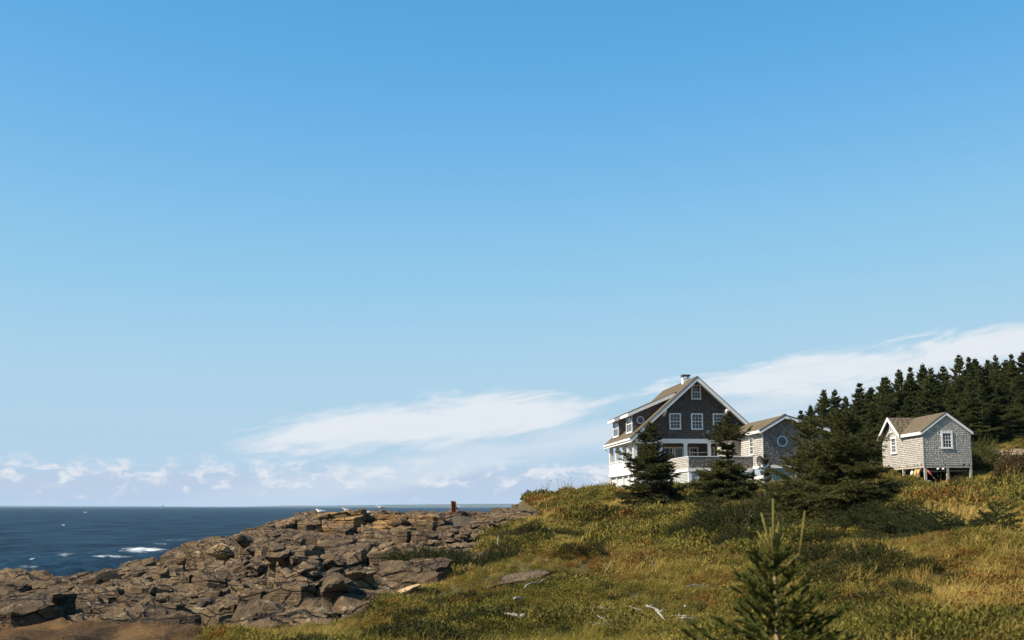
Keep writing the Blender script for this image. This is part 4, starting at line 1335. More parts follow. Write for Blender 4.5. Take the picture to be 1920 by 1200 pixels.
# ======== the annex in front of it
annex = thing('shingled_annex', 'low grey-shingled wing with a round window, in front of the tall house', 'house', HOUSE, HOUSE_T)
AV = -9.0; AU0, AU1 = 2.52, 7.3
RA = (4.12, 5.30); EL_ = (2.22, 4.18); ER = (7.45, 4.36)
WB = 1.68
def awL(u):
    return RA[1] - (RA[1] - EL_[1]) / (RA[0] - EL_[0]) * (RA[0] - u)
def awR(u):
    return RA[1] - (RA[1] - ER[1]) / (ER[0] - RA[0]) * (u - RA[0])
mb = MB()
mb.prism([(AU0, WB), (AU1, WB), (AU1, awR(AU1) - 0.17), (RA[0], RA[1] - 0.17), (AU0, awL(AU0) - 0.17)], 'y', AV, GV - 0.05)
aw_ = mb.build('wall', M['sheathing'], annex)
shingles('shingles', aw_, M['shingle_annex'], (0, AV, 0), (1, 0, 0), (0, 0, 1), (0, -1, 0), [(AU0 - 0.02, WB), (AU1, WB), (AU1, awR(AU1) - 0.1), (RA[0], RA[1] - 0.1), (AU0 - 0.02, awL(AU0) - 0.1)], ex=0.15, lift=0.03, seed=61, circles=[(3.97, 3.40, 0.40)])
shingles('shingles', aw_, M['shingle_hut'], (AU0, 0, 0), (0, 1, 0), (0, 0, 1), (-1, 0, 0), [(AV - 0.02, WB), (-3.2, WB), (-3.2, 4.2), (AV - 0.02, 4.2)], ex=0.15, lift=0.026, seed=62, holes=[(-6.85, -5.75, 2.5, 3.82)])
round_window(annex, Plane('y', AV, -1), 3.97, 3.40, 0.40)
PA = Plane('x', AU0, -1)
window(annex, PA, -6.85, -5.75, 2.52, 3.80, 2, 4)
roof_side(annex, EL_[0], EL_[1], RA[0], RA[1], AV - 0.36, GV - 0.1, seed=71, under=M['white'], thick=0.12)
roof_side(annex, ER[0], ER[1], RA[0], RA[1], AV - 0.36, GV - 0.1, seed=72, under=M['white'], thick=0.12)
for s, (ue, we) in ((-1, EL_), (1, ER)):
    mb = MB(); mb.prism([(RA[0], RA[1] - 0.04), (ue, we - 0.04), (ue, we - 0.27), (RA[0], RA[1] - 0.27)], 'y', AV - 0.42, AV - 0.363)
    bb = mb.build('barge_board', M['white'], annex)
    mb = MB(); mb.prism([(RA[0], RA[1] + 0.025), (ue + s * 0.04, we + 0.015), (ue + s * 0.04, we - 0.038), (RA[0], RA[1] - 0.038)], 'y', AV - 0.44, AV - 0.363)
    mb.build('drip_edge', M['roof_edge'], bb)
mb = MB(); mb.box(EL_[0] - 0.09, EL_[0] - 0.003, AV - 0.36, -3.25, EL_[1] - 0.20, EL_[1] - 0.01); mb.build('fascia', M['white'], annex)
mb = MB(); mb.box(AU0 - 0.04, AU0 + 0.05, AV - 0.036, AV + 0.05, WB, 4.05); mb.build('corner_board', M['white'], annex)
mb = MB(); mb.box(AU0 - 0.05, AU1, AV - 0.05, AV + 0.05, WB - 0.22, WB - 0.003); mb.box(AU0 - 0.05, AU0 + 0.05, AV + 0.05, -3.3, WB - 0.22, WB - 0.003); mb.build('band_board', M['white'], annex)
# link block between annex and house
mb = MB(); mb.box(1.75, AU0 - 0.003, -3.2, GV - 0.06, FL + 0.03, 3.85)
lk = mb.build('link_wall', M['sheathing'], annex)
shingles('shingles', lk, M['shingle_hut'], (1.75, 0, 0), (0, 1, 0), (0, 0, 1), (-1, 0, 0), [(-3.2, FL + 0.03), (GV - 0.08, FL + 0.03), (GV - 0.08, 3.85), (-3.2, 3.85)], ex=0.15, lift=0.026, seed=63)
shingles('shingles', lk, M['shingle_annex'], (0, -3.2, 0), (1, 0, 0), (0, 0, 1), (0, -1, 0), [(1.74, FL + 0.03), (2.5, FL + 0.03), (2.5, 3.85), (1.74, 3.85)], ex=0.15, lift=0.026, seed=64)
mb = MB(); mb.box(1.70, 1.80, -3.25, -3.14, FL + 0.03, 3.84); mb.build('corner_board', M['white'], annex)
mb = MB(); mb.prism([(1.35, 3.86), (2.6, 3.86), (2.6, 4.35), (1.35, 4.0)], 'y', -3.5, GV - 0.06); rl = mb.build('link_roof', M['white'], annex)
du, dw, L = slope_pts(1.35, 4.003, 2.6, 4.353)
shingles('shingles', rl, M['roof'], (1.35, -3.5, 4.004), (0, 1, 0), (du, 0, dw), (-dw, 0, du), [(0, 0), (GV + 3.44, 0), (GV + 3.44, L), (0, L)], ex=0.15, wid=(0.25, 0.4), lift=0.012, seed=65)
# under the annex: lattice skirt, posts, a brace
lat = MB(); lat.box(AU0 + 0.2, AU1, AV + 0.12, AV + 0.16, 0.1, WB - 0.223); lt = lat.build('skirt', M['darkmetal'], annex)
mb = MB()
for k in range(42):
    u_ = AU0 + 0.22 + k * 0.112
    mb.box(u_, u_ + 0.042, AV + 0.09, AV + 0.105, 0.1, WB - 0.225)
for k in range(12):
    w_ = 0.14 + k * 0.112
    mb.box(AU0 + 0.2, AU1 - 0.01, AV + 0.07, AV + 0.0895, w_, w_ + 0.042)
mb.build('lattice', M['louver'], lt)
for u_, v_ in ((AU0, AV), (4.9, AV), (7.1, AV), (AU0, -6.2), (AU0, -3.5)):
    mb = MB(); mb.box(u_, u_ + 0.17, v_ + 0.0, v_ + 0.17, -0.8, WB - 0.223); mb.build('post', M['white'], annex)
mb = MB(); mb.box(AU0 + 0.06, AU0 + 0.12, AV + 0.2, -3.4, -0.6, 0.95); mb.build('foundation', M['white_stone'], annex)
mb = MB(); mb.bar((4.3, AV - 0.25, 0.75), (5.6, AV - 0.25, 1.75), 0.05, 0.12); mb.bar((4.3, AV - 0.25, 0.2), (5.6, AV - 0.25, 1.1), 0.05, 0.2); mb.build('stair_rail', M['greywood'], annex)
mb = MB(); mb.tube([(4.6, -7.6, 5.1), (4.6, -7.6, 5.42)], [0.12, 0.12], 10); mb.tube([(4.6, -7.6, 5.42), (4.6, -7.6, 5.5)], [0.2, 0.2], 10); mb.build('roof_vent', M['metal'], annex, True, 40)
# satellite dish on its arm at the corner
dish = thing('satellite_dish', 'dark satellite dish on the front corner of the low wing', 'satellite dish', loc2w(HOUSE, HOUSE_T, AU0, AV, 0), HOUSE_T)
vs = [(0, 0, 0)]; fs = []
for r_i, (r_, dd) in enumerate(((0.12, 0.01), (0.22, 0.04), (0.32, 0.085))):
    for j in range(16):
        t_ = 2 * PI * j / 16
        vs.append((-dd * 1.0, r_ * math.cos(t_), r_ * 1.1 * math.sin(t_)))
fs += [(0, 1 + j, 1 + (j + 1) % 16) for j in range(16)]
for k in range(2):
    fs += [(1 + k * 16 + j, 1 + (k + 1) * 16 + j, 1 + (k + 1) * 16 + (j + 1) % 16, 1 + k * 16 + (j + 1) % 16) for j in range(16)]
mb = MB(); mb.add(vs, fs); db = mb.build('reflector', M['darkmetal'], dish, True)
db.location = (-0.25, -0.25, 2.0); db.rotation_euler = (0, 0, R(35))
mb = MB(); mb.tube([(-0.03, -0.03, 1.75), (-0.25, -0.22, 1.85), (-0.24, -0.24, 2.0)], [0.025] * 3, 6); mb.build('arm', M['metal'], dish)

# ======== the hut on stilts
hut = thing('shingle_hut', 'small pale-shingled hut raised on wooden stilts at the forest edge', 'hut', HUT, HUT_T)
HW, HD, HH = 3.64, 9.05, 2.42
HR = (1.82, 3.93); HS = (HR[1] - 2.46) / (HR[0] + 0.16)
mb = MB(); mb.prism([(0, 0), (HW, 0), (HW, HH), (HR[0], HR[1] - 0.16), (0, HH)], 'y', 0, HD)
hw_ = mb.build('wall', M['sheathing'], hut)
HWIN = (1.37, 2.25, 1.22, 2.46)
SWIN = (5.55, 6.85, 1.08, 2.42)
CG = (6.6, 2.42)                                 # centre of the cross gable on the long wall, half width
shingles('shingles', hw_, M['shingle_hut'], (0, 0, 0), (1, 0, 0), (0, 0, 1), (0, -1, 0), [(-0.02, -0.08), (HW + 0.02, -0.08), (HW + 0.02, HH), (HR[0], HR[1] - 0.05), (-0.02, HH)], [(HWIN[0], HWIN[1], HWIN[2], HWIN[3])], seed=81, lift=0.015, ex=0.14, wid=(0.08, 0.22))
shingles('shingles', hw_, M['shingle_hut'], (0, 0, 0), (0, 1, 0), (0, 0, 1), (-1, 0, 0), [(-0.02, -0.08), (HD + 0.02, -0.08), (HD + 0.02, HH), (CG[0] + 2.3, HH), (CG[0], 3.85), (CG[0] - 2.3, HH), (-0.02, HH)], [SWIN, (6.42, 6.92, 2.78, 3.34)], seed=82, lift=0.015, ex=0.14, wid=(0.08, 0.22))
mb = MB(); mb.prism([(CG[0] - 2.35, HH - 0.05), (CG[0] + 2.35, HH - 0.05), (CG[0], 3.76)], 'x', 0.001, HR[0]); mb.build('cross_gable', M['sheathing'], hut)
PH = Plane('y', 0, -1); PHS = Plane('x', 0, -1)
window(hut, PH, *HWIN, 3, 4, trim=0.13); window(hut, PHS, *SWIN, 3, 4, trim=0.18); window(hut, PHS, 6.42, 6.92, 2.78, 3.34, 1, 1, trim=0.1, name='vent_window')
# roofs: left slope is cut by the cross gable, so it is laid as one sheet each side of the valley
EHL = (-0.16, 2.46); EHR = (HW + 0.16, 2.46)
roof_side(hut, EHR[0], EHR[1], HR[0], HR[1], -0.09, HD + 0.2, seed=91, thick=0.1)
vA = CG[0] - 2.42
mb = MB(); mb.prism([EHL, HR, (HR[0], HR[1] - 0.1), (EHL[0], EHL[1] - 0.1)], 'y', -0.09, vA)
mb.add([(EHL[0], vA + 0.002, EHL[1]), (HR[0], vA + 0.002, HR[1]), (HR[0], CG[0], HR[1]), (EHL[0], vA + 0.002, EHL[1] - 0.1), (HR[0], vA + 0.002, HR[1] - 0.1), (HR[0], CG[0], HR[1] - 0.1)], [(0, 2, 1), (3, 4, 5), (0, 1, 4, 3), (1, 2, 5, 4), (2, 0, 3, 5)])
rL = mb.build('roof', M['roof_edge'], hut)
du, dw, L = slope_pts(*EHL, *HR)
shingles('shingles', rL, M['roof'], (EHL[0], 0, EHL[1]), (0, 1, 0), (du, 0, dw), (-dw, 0, du), [(-0.1, -0.02), (vA, -0.02), (CG[0] + 0.02, L), (-0.1, L)], ex=0.15, wid=(0.25, 0.4), lift=0.012, seed=92)
for s in (-1, 1):
    e0 = (CG[0] + s * 2.50, 2.40)
    mb = MB(); mb.prism([e0, (CG[0], 3.94), (CG[0], 3.84), (e0[0], e0[1] - 0.1)], 'x', -0.32, HR[0] - 0.002); rc = mb.build('cross_roof', M['roof_edge'], hut)
    du, dw, L = slope_pts(*e0, CG[0], 3.94)
    sh_ = [(-0.32, -0.02), (0.05, -0.02), (HR[0] + 0.05, L), (-0.32, L)] if s < 0 else [(-0.32, -0.02), (0.05, -0.02), (HR[0] + 0.05, L), (-0.32, L)]
    shingles('shingles', rc, M['roof'], (0, e0[0], e0[1] + 0.004), (1, 0, 0), (0, du, dw), (0, -dw * (1 if du > 0 else -1), abs(du)), sh_, ex=0.3, wid=(0.3, 0.5), lift=0.035, seed=93 + s)
    mb = MB(); mb.prism([(e0[0], e0[1] + 0.02), (CG[0], 3.97), (CG[0], 3.70), (e0[0], e0[1] - 0.22)], 'x', -0.38, -0.323); mb.build('barge_board', M['white'], hut)
for s, e0 in ((-1, EHL), (1, EHR)):
    mb = MB(); mb.prism([(HR[0], HR[1] - 0.03), (e0[0], e0[1] - 0.03), (e0[0], e0[1] - 0.24), (HR[0], HR[1] - 0.24)], 'y', -0.14, -0.093)
    bb = mb.build('barge_board', M['white'], hut)
    mb = MB(); mb.prism([(HR[0], HR[1] + 0.025), (e0[0] + s * 0.03, e0[1] + 0.01), (e0[0] + s * 0.03, e0[1] - 0.028), (HR[0], HR[1] - 0.028)], 'y', -0.16, -0.093)
    mb.build('drip_edge', M['roof_edge'], bb)
mb = MB(); mb.box(EHL[0] - 0.06, EHL[0] - 0.003, -0.09, CG[0] - 2.5, EHL[1] - 0.24, EHL[1] - 0.01); mb.build('fascia', M['white'], hut)
mb = MB(); mb.box(-0.034, 0.04, -0.034, 0.04, -0.08, HH); mb.build('corner_board', M['greywood'], hut)
mb = MB(); mb.box(0.0, HW, 0.0, 0.14, -0.22, -0.083); mb.box(0.0, 0.14, 0.14, HD, -0.22, -0.083); mb.box(HW - 0.14, HW, 0.14, HD, -0.22, -0.083); mb.box(0.14, HW - 0.14, 4.4, 4.54, -0.24, -0.1); mb.build('sill_beam', M['greywood'], hut)
mb = MB(); mb.box(0.02, HW - 0.02, 0.02, HD - 0.02, -0.08, -0.002); mb.build('floor', M['sheathing'], hut)
for u_ in (0.02, 1.7, 3.46):
    for v_ in (0.02, 4.55, 8.85):
        c = loc2w(HUT, HUT_T, u_ + 0.08, v_ + 0.08)
        bot = gz(c[0], c[1]) - HUT[2] - 0.25
        mb = MB(); mb.box(u_, u_ + 0.17, v_, v_ + 0.17, bot, -0.222); mb.build('stilt', M['greywood'], hut)
mb = MB(); mb.bar((0.2, 0.7, -0.5), (3.5, 0.7, -0.42), 0.05, 0.09); mb.build('cross_beam', M['greywood'], hut)
# things stored under the hut
def hut_at(u, v, w):
    return loc2w(HUT, HUT_T, u, v, w)
def buoy(u, v, wt, L, r, mt, label, lean=0.0):
    o = thing('buoy', label, 'buoy', hut_at(u, v, wt), HUT_T, 'fishing buoys under the hut')
    prof = [(0.0, 0.02), (-0.10, 0.02), (-0.11, r * 0.55), (-0.11 - L * 0.25, r * 0.95), (-0.11 - L * 0.7, r), (-0.11 - L * 0.95, r * 0.7), (-0.11 - L, 0.03), (-0.14 - L, 0.028), (-0.32 - L, 0.028)]
    mb = MB(); mb.tube([(lean * -z * 0.9, 0, z) for z, _ in prof[2:7]], [q for _, q in prof[2:7]], 10); mb.build('float', M[mt], o, True)
    mb = MB(); mb.tube([(lean * -z * 0.9, 0, z) for z in (0.02, -0.13)], [0.02, 0.02], 6); mb.tube([(lean * -z * 0.9, 0, z) for z in (-0.1 - L, -0.34 - L)], [0.026, 0.022], 6); mb.build('spindle', M['greywood'], o)
buoy(-0.06, 2.35, -0.30, 0.42, 0.15, 'buoy_white', 'white buoy hanging leftmost under the hut')
buoy(-0.06, 1.55, -0.22, 0.62, 0.12, 'buoy_yellow', 'left one of two yellow buoys under the hut', -0.12)
buoy(-0.06, 1.25, -0.22, 0.62, 0.12, 'buoy_yellow', 'right one of two yellow buoys under the hut', 0.2)
buoy(-0.06, 0.55, -0.20, 0.48, 0.08, 'buoy_pink', 'slim pink buoy hanging beside the corner stilt', -0.5)
buoy(0.12, -0.10, -0.32, 0.40, 0.09, 'buoy_red', 'red buoy on the front corner stilt of the hut', 0.9)
for i, (u, v, L, rz, lab) in enumerate([(0.25, 1.0, 2.6, 1.62, 'grey plank on the ground behind the yellow buoys'), (0.9, -0.45, 1.7, 0.35, 'bleached plank lying before the corner stilt of the hut'), (-0.1, 6.4, 2.2, 1.2, 'plank leaning under the far end of the hut')]):
    c = hut_at(u, v, 0)
    mb = MB(); mb.box(-L / 2, L / 2, -0.09, 0.09, 0, 0.045)
    o = mb.build('plank', M['drift'], None); o.location = (c[0], c[1], gz(c[0], c[1]) + 0.12); o.rotation_euler = (0.05, 0.06, HUT_T + rz)
    tag(o, lab, 'plank')
for i, u in enumerate((1.05, 1.45)):  # white insulators under the front beam, not lamps
    mb = MB(); mb.tube([(0, 0, 0), (0, 0, -0.06), (0, 0, -0.12)], [0.03, 0.10, 0.12], 10)
    o = mb.build('insulator_cup', M['white'], None, True, 40); o.location = hut_at(u, 0.05, -0.223); tag(o, ('left' if i == 0 else 'right') + ' one of two small white cups under the front beam of the hut', 'insulator')

# ------------------------------------------------------------------ spruces
def unit(a):
    return a / np.maximum(np.linalg.norm(a, axis=-1, keepdims=True), 1e-9)


def needles(P, D, L, per, nlen, nwid, g, spread=0.8, up=0.15, taper=False):
    """needle triangles along twigs (P base, D direction, L length)"""
    n = len(P)
    if n == 0:
        return np.zeros((0, 3)), np.zeros((0, 3), int)
    t_ = (np.arange(per)[None] + g.uniform(0, 1, (n, per))) / per
    base = P[:, None] + D[:, None] * (L[:, None] * t_)[..., None]
    rnd = g.normal(size=(n, per, 3))
    perp = unit(rnd - (rnd * D[:, None]).sum(-1, keepdims=True) * D[:, None])
    dirn = unit(D[:, None] * (1 - spread * 0.55) + perp * spread + np.array([0, 0, up]))
    ln = nlen * g.uniform(0.7, 1.25, (n, per)) * (1 - 0.35 * t_)
    if taper:
        ln = ln * np.clip(L / max(L.max(), 1e-6) * 1.4, 0.45, 1.0)[:, None]
    side = unit(np.cross(dirn, g.normal(size=(n, per, 3)))) * (nwid * 0.5)
    A = base - side; B = base + side; Cc = base + dirn * ln[..., None]
    V = np.stack([A, B, Cc], 2).reshape(-1, 3)
    return V, np.arange(len(V)).reshape(-1, 3)


def spruce(seed, H, Rb, z0=0.1, whorls=22, per=6, lat=0.16, twig=0.16, npt=9, nlen=0.05, nwid=0.012, gap=0.1, up0=-8, up1=48, power=0.8, wob=0.03, fork=None, trunk_r=None, sub=True, irregular=0.25, flat=0.0, profile=None):
    """returns trunk MB and needle arrays; the crown is whorls of branches carrying side twigs"""
    g = np.random.default_rng(seed)
    nseg = 9
    tz = np.linspace(0, H, nseg)
    tx = np.cumsum(g.normal(0, wob * H / nseg, nseg)); ty = np.cumsum(g.normal(0, wob * H / nseg, nseg))
    tx -= tx[0]; ty -= ty[0]
    tr = trunk_r or H * 0.016
    mb = MB()
    mb.tube([(tx[i], ty[i], tz[i] - (0.25 if i == 0 else 0)) for i in range(nseg)], [tr * (1 - 0.93 * (tz[i] / H) ** 0.9) for i in range(nseg)], 8)
    TP, TD, TL = [], [], []
    side_bias = g.uniform(0, 6.28)
    for i in range(whorls):
        rel = (i + g.uniform(-0.3, 0.3)) / whorls
        rel = min(max(rel, 0.0), 0.985)
        h = z0 + (H - z0) * rel
        bx = np.interp(h, tz, tx); by = np.interp(h, tz, ty)
        prof = Rb * ((1 - rel) ** power) * (1 - 0.30 * max(0, 0.12 - rel) / 0.12)
        if profile is not None:
            prof = float(np.interp(rel, [q[0] for q in profile], [q[1] for q in profile]))
        wfac = g.uniform(1 - irregular, 1 + irregular * 0.8)
        a0 = g.uniform(0, 6.28)
        tw = twig * (1 - 0.65 * rel ** 1.2)
        for k in range(per):
            if g.random() < gap:
                continue
            a = a0 + 2 * PI * k / per + g.normal(0, 0.22)
            L = prof * wfac * g.uniform(0.62, 1.15) + (0.05 * H * (1 - rel) ** 0.7 * 0.5 + 0.06 if profile is None else 0.05)
            L *= 1 + 0.12 * math.cos(a - side_bias)
            el = R(up0 + (up1 - up0) * rel ** 1.2 + g.normal(0, 6))
            ns = 7
            s = np.linspace(0, 1, ns)
            hz = np.array([math.cos(a), math.sin(a), 0.0])
            bend = g.normal(0, 0.12)
            sd_ = np.array([-math.sin(a), math.cos(a), 0.0])
            pts = np.array([bx, by, h]) + np.outer(s * math.cos(el) * L, hz) + np.outer(bend * s * s * L, sd_)
            pts[:, 2] += math.sin(el) * L * s - 0.20 * L * s ** 2 * (1 - rel) + 0.18 * L * s ** 3
            mb.tube(pts[[0, 2, 4, 6]], [tr * 0.30 * (1 - rel * 0.7) * f for f in (1, 0.7, 0.45, 0.15)], 4, cap=False)
            nl = max(3, int(L / lat))
            for j in range(nl):
                q = 0.14 + 0.86 * (j + g.random() * 0.6) / nl
                c = np.array([np.interp(q, s, pts[:, m_]) for m_ in range(3)])
                tg = unit(pts[min(int(q * 6) + 1, 6)] - pts[int(q * 5.99)])
                for sg in (-1, 1):
                    ll = (0.22 + 0.50 * (1 - q)) * L * g.uniform(0.6, 1.1) + tw * 0.5
                    ll = min(ll, 0.55 * L + tw)
                    d_ = unit(tg * g.uniform(0.5, 0.85) + sg * np.array([-tg[1], tg[0], 0]) * g.uniform(0.6, 0.95) + np.array([0, 0, g.normal(-0.02 + flat, 0.16)]))
                    m_ = max(1, int(ll / (tw * 0.8)))
                    for w_ in range(m_):
                        b_ = c + d_ * ll * (w_ / m_) + np.array([0, 0, -0.04 * ll * (w_ / m_) ** 2])
                        TP.append(b_); TD.append(d_); TL.append(tw * g.uniform(0.8, 1.2))
                        if sub:
                            for s2 in (-1, 1):
                                e_ = unit(d_ * 0.7 + s2 * np.array([-d_[1], d_[0], 0]) * 0.65 + np.array([0, 0, g.normal(0.03, 0.22)]))
                                TP.append(b_); TD.append(e_); TL.append(tw * g.uniform(0.6, 1.05))
                TP.append(c); TD.append(unit(tg + g.normal(0, 0.12, 3))); TL.append(tw)
            TP.append(pts[-1]); TD.append(unit(pts[-1] - pts[-2])); TL.append(tw)
    for q in np.linspace(0.84, 1.0, 9):
        TP.append(np.array([np.interp(q * H, tz, tx), np.interp(q * H, tz, ty), q * H])); TD.append(unit(np.array([g.normal(0, 0.2), g.normal(0, 0.2), 1.0]))); TL.append(twig * (0.75 - 0.4 * (q - 0.84) / 0.16))
    V, T = needles(np.array(TP), np.array(TD), np.array(TL), npt, nlen, nwid, g, taper=True)
    return mb, V, T


def plant_spruce(name, label, pos, gen, nm, bark='bark', group=None, rz=0.0, cat='spruce tree'):
    mb, V, T = gen
    t_ = thing(name, label, cat, pos, rz, group)
    mb.build('trunk', M[bark], t_, True)
    obj('crown', mesh_np('crown', V, T), M[nm], t_)
    return t_


def foot(px, py, d):
    c = at(px, py, d)
    return np.array([c[0], c[1], gz(c[0], c[1])])


def height_for(px, py_top, pos):
    c = at(px, py_top, pos[1])
    return c[2] - pos[2]


# either side of the deck
p = foot(1222, 925, 86)
plant_spruce('spruce_tree', 'broad dark spruce standing before the left corner of the tall house', p, spruce(101, height_for(1215, 792, p), 2.5, 0.05, 21, 7, 0.24, 0.24, 14, 0.13, 0.036, gap=0.16, up0=-4, up1=42, irregular=0.25, profile=[(0, 2.42), (0.1, 2.59), (0.2, 2.18), (0.3, 1.55), (0.45, 1.72), (0.6, 1.32), (0.75, 0.92), (0.9, 0.48), (1, 0.11)]), 'needle')
p = foot(1366, 932, 82)
plant_spruce('spruce_tree', 'thin-topped open spruce standing before the deck and the low wing', p, spruce(117, height_for(1363, 782, p), 2.7, 0.05, 21, 8, 0.24, 0.25, 13, 0.14, 0.038, gap=0.14, up0=-3, up1=30, irregular=0.2, wob=0.02, profile=[(0, 2.18), (0.1, 2.36), (0.25, 2.07), (0.35, 1.55), (0.43, 1.15), (0.47, 0.23), (0.53, 0.29), (0.56, 1.09), (0.60, 0.34), (0.66, 0.57), (0.7, 1.55), (0.78, 1.09), (0.9, 0.57), (1, 0.11)]), 'needle')
p = foot(1436, 945, 72)
plant_spruce('spruce_tree', 'small browning spruce between the open spruce and the big twin spruces', p, spruce(121, height_for(1434, 852, p), 0.6, 0.05, 15, 5, 0.2, 0.17, 11, 0.09, 0.022, gap=0.25, up0=5, up1=60, irregular=0.4, profile=[(0, 0.75), (0.2, 0.8), (0.4, 0.5), (0.55, 0.6), (0.75, 0.35), (1, 0.06)]), 'needle_brown')
# the big dark pair in the middle distance
p = foot(1592, 1034, 38)
plant_spruce('spruce_tree', 'tallest dark spruce in the middle, right one of the twin pair', p, spruce(131, height_for(1590, 776, p), 1.95, 0.25, 24, 8, 0.18, 0.17, 9, 0.085, 0.022, gap=0.14, up0=-10, up1=42, irregular=0.34, trunk_r=0.075, profile=[(0, 1.84), (0.15, 1.78), (0.3, 1.49), (0.5, 1.26), (0.65, 1.03), (0.8, 0.69), (0.92, 0.37), (1, 0.09)]), 'needle')
p = foot(1527, 1012, 40)
plant_spruce('spruce_tree', 'left one of the twin pair of big dark spruces', p, spruce(137, height_for(1528, 786, p), 1.95, 0.1, 22, 8, 0.18, 0.17, 9, 0.085, 0.022, gap=0.14, up0=-8, up1=42, irregular=0.36, profile=[(0, 1.55), (0.27, 1.49), (0.5, 1.26), (0.62, 0.98), (0.8, 0.78), (0.9, 0.46), (1, 0.11)]), 'needle')
p = foot(1640, 1030, 35)
plant_spruce('spruce_tree', 'young blue-green spruce at the right foot of the twin spruces', p, spruce(141, height_for(1640, 968, p) , 1.15, 0.05, 10, 6, 0.15, 0.14, 14, 0.06, 0.013, gap=0.1, up0=5, up1=50, power=0.6), 'needle_blue')
p = foot(1700, 1035, 33)
plant_spruce('spruce_tree', 'low spreading spruce right of the young blue-green spruce', p, spruce(143, 0.95, 1.5, 0.05, 6, 7, 0.15, 0.15, 14, 0.06, 0.013, gap=0.1, up0=4, up1=35, power=0.5), 'needle_blue')
p = foot(1800, 1062, 27)
plant_spruce('spruce_tree', 'creeping spruce lying flat in the golden grass at right', p, spruce(145, 0.42, 1.75, 0.04, 5, 7, 0.15, 0.15, 14, 0.06, 0.013, gap=0.15, up0=3, up1=25, power=0.4), 'needle_blue')
p = foot(1885, 1052, 28)
plant_spruce('spruce_tree', 'creeping spruce at the right edge of the picture', p, spruce(146, 0.38, 1.1, 0.04, 4, 7, 0.15, 0.15, 14, 0.06, 0.013, gap=0.15, up0=6, up1=25, power=0.4), 'needle_blue')

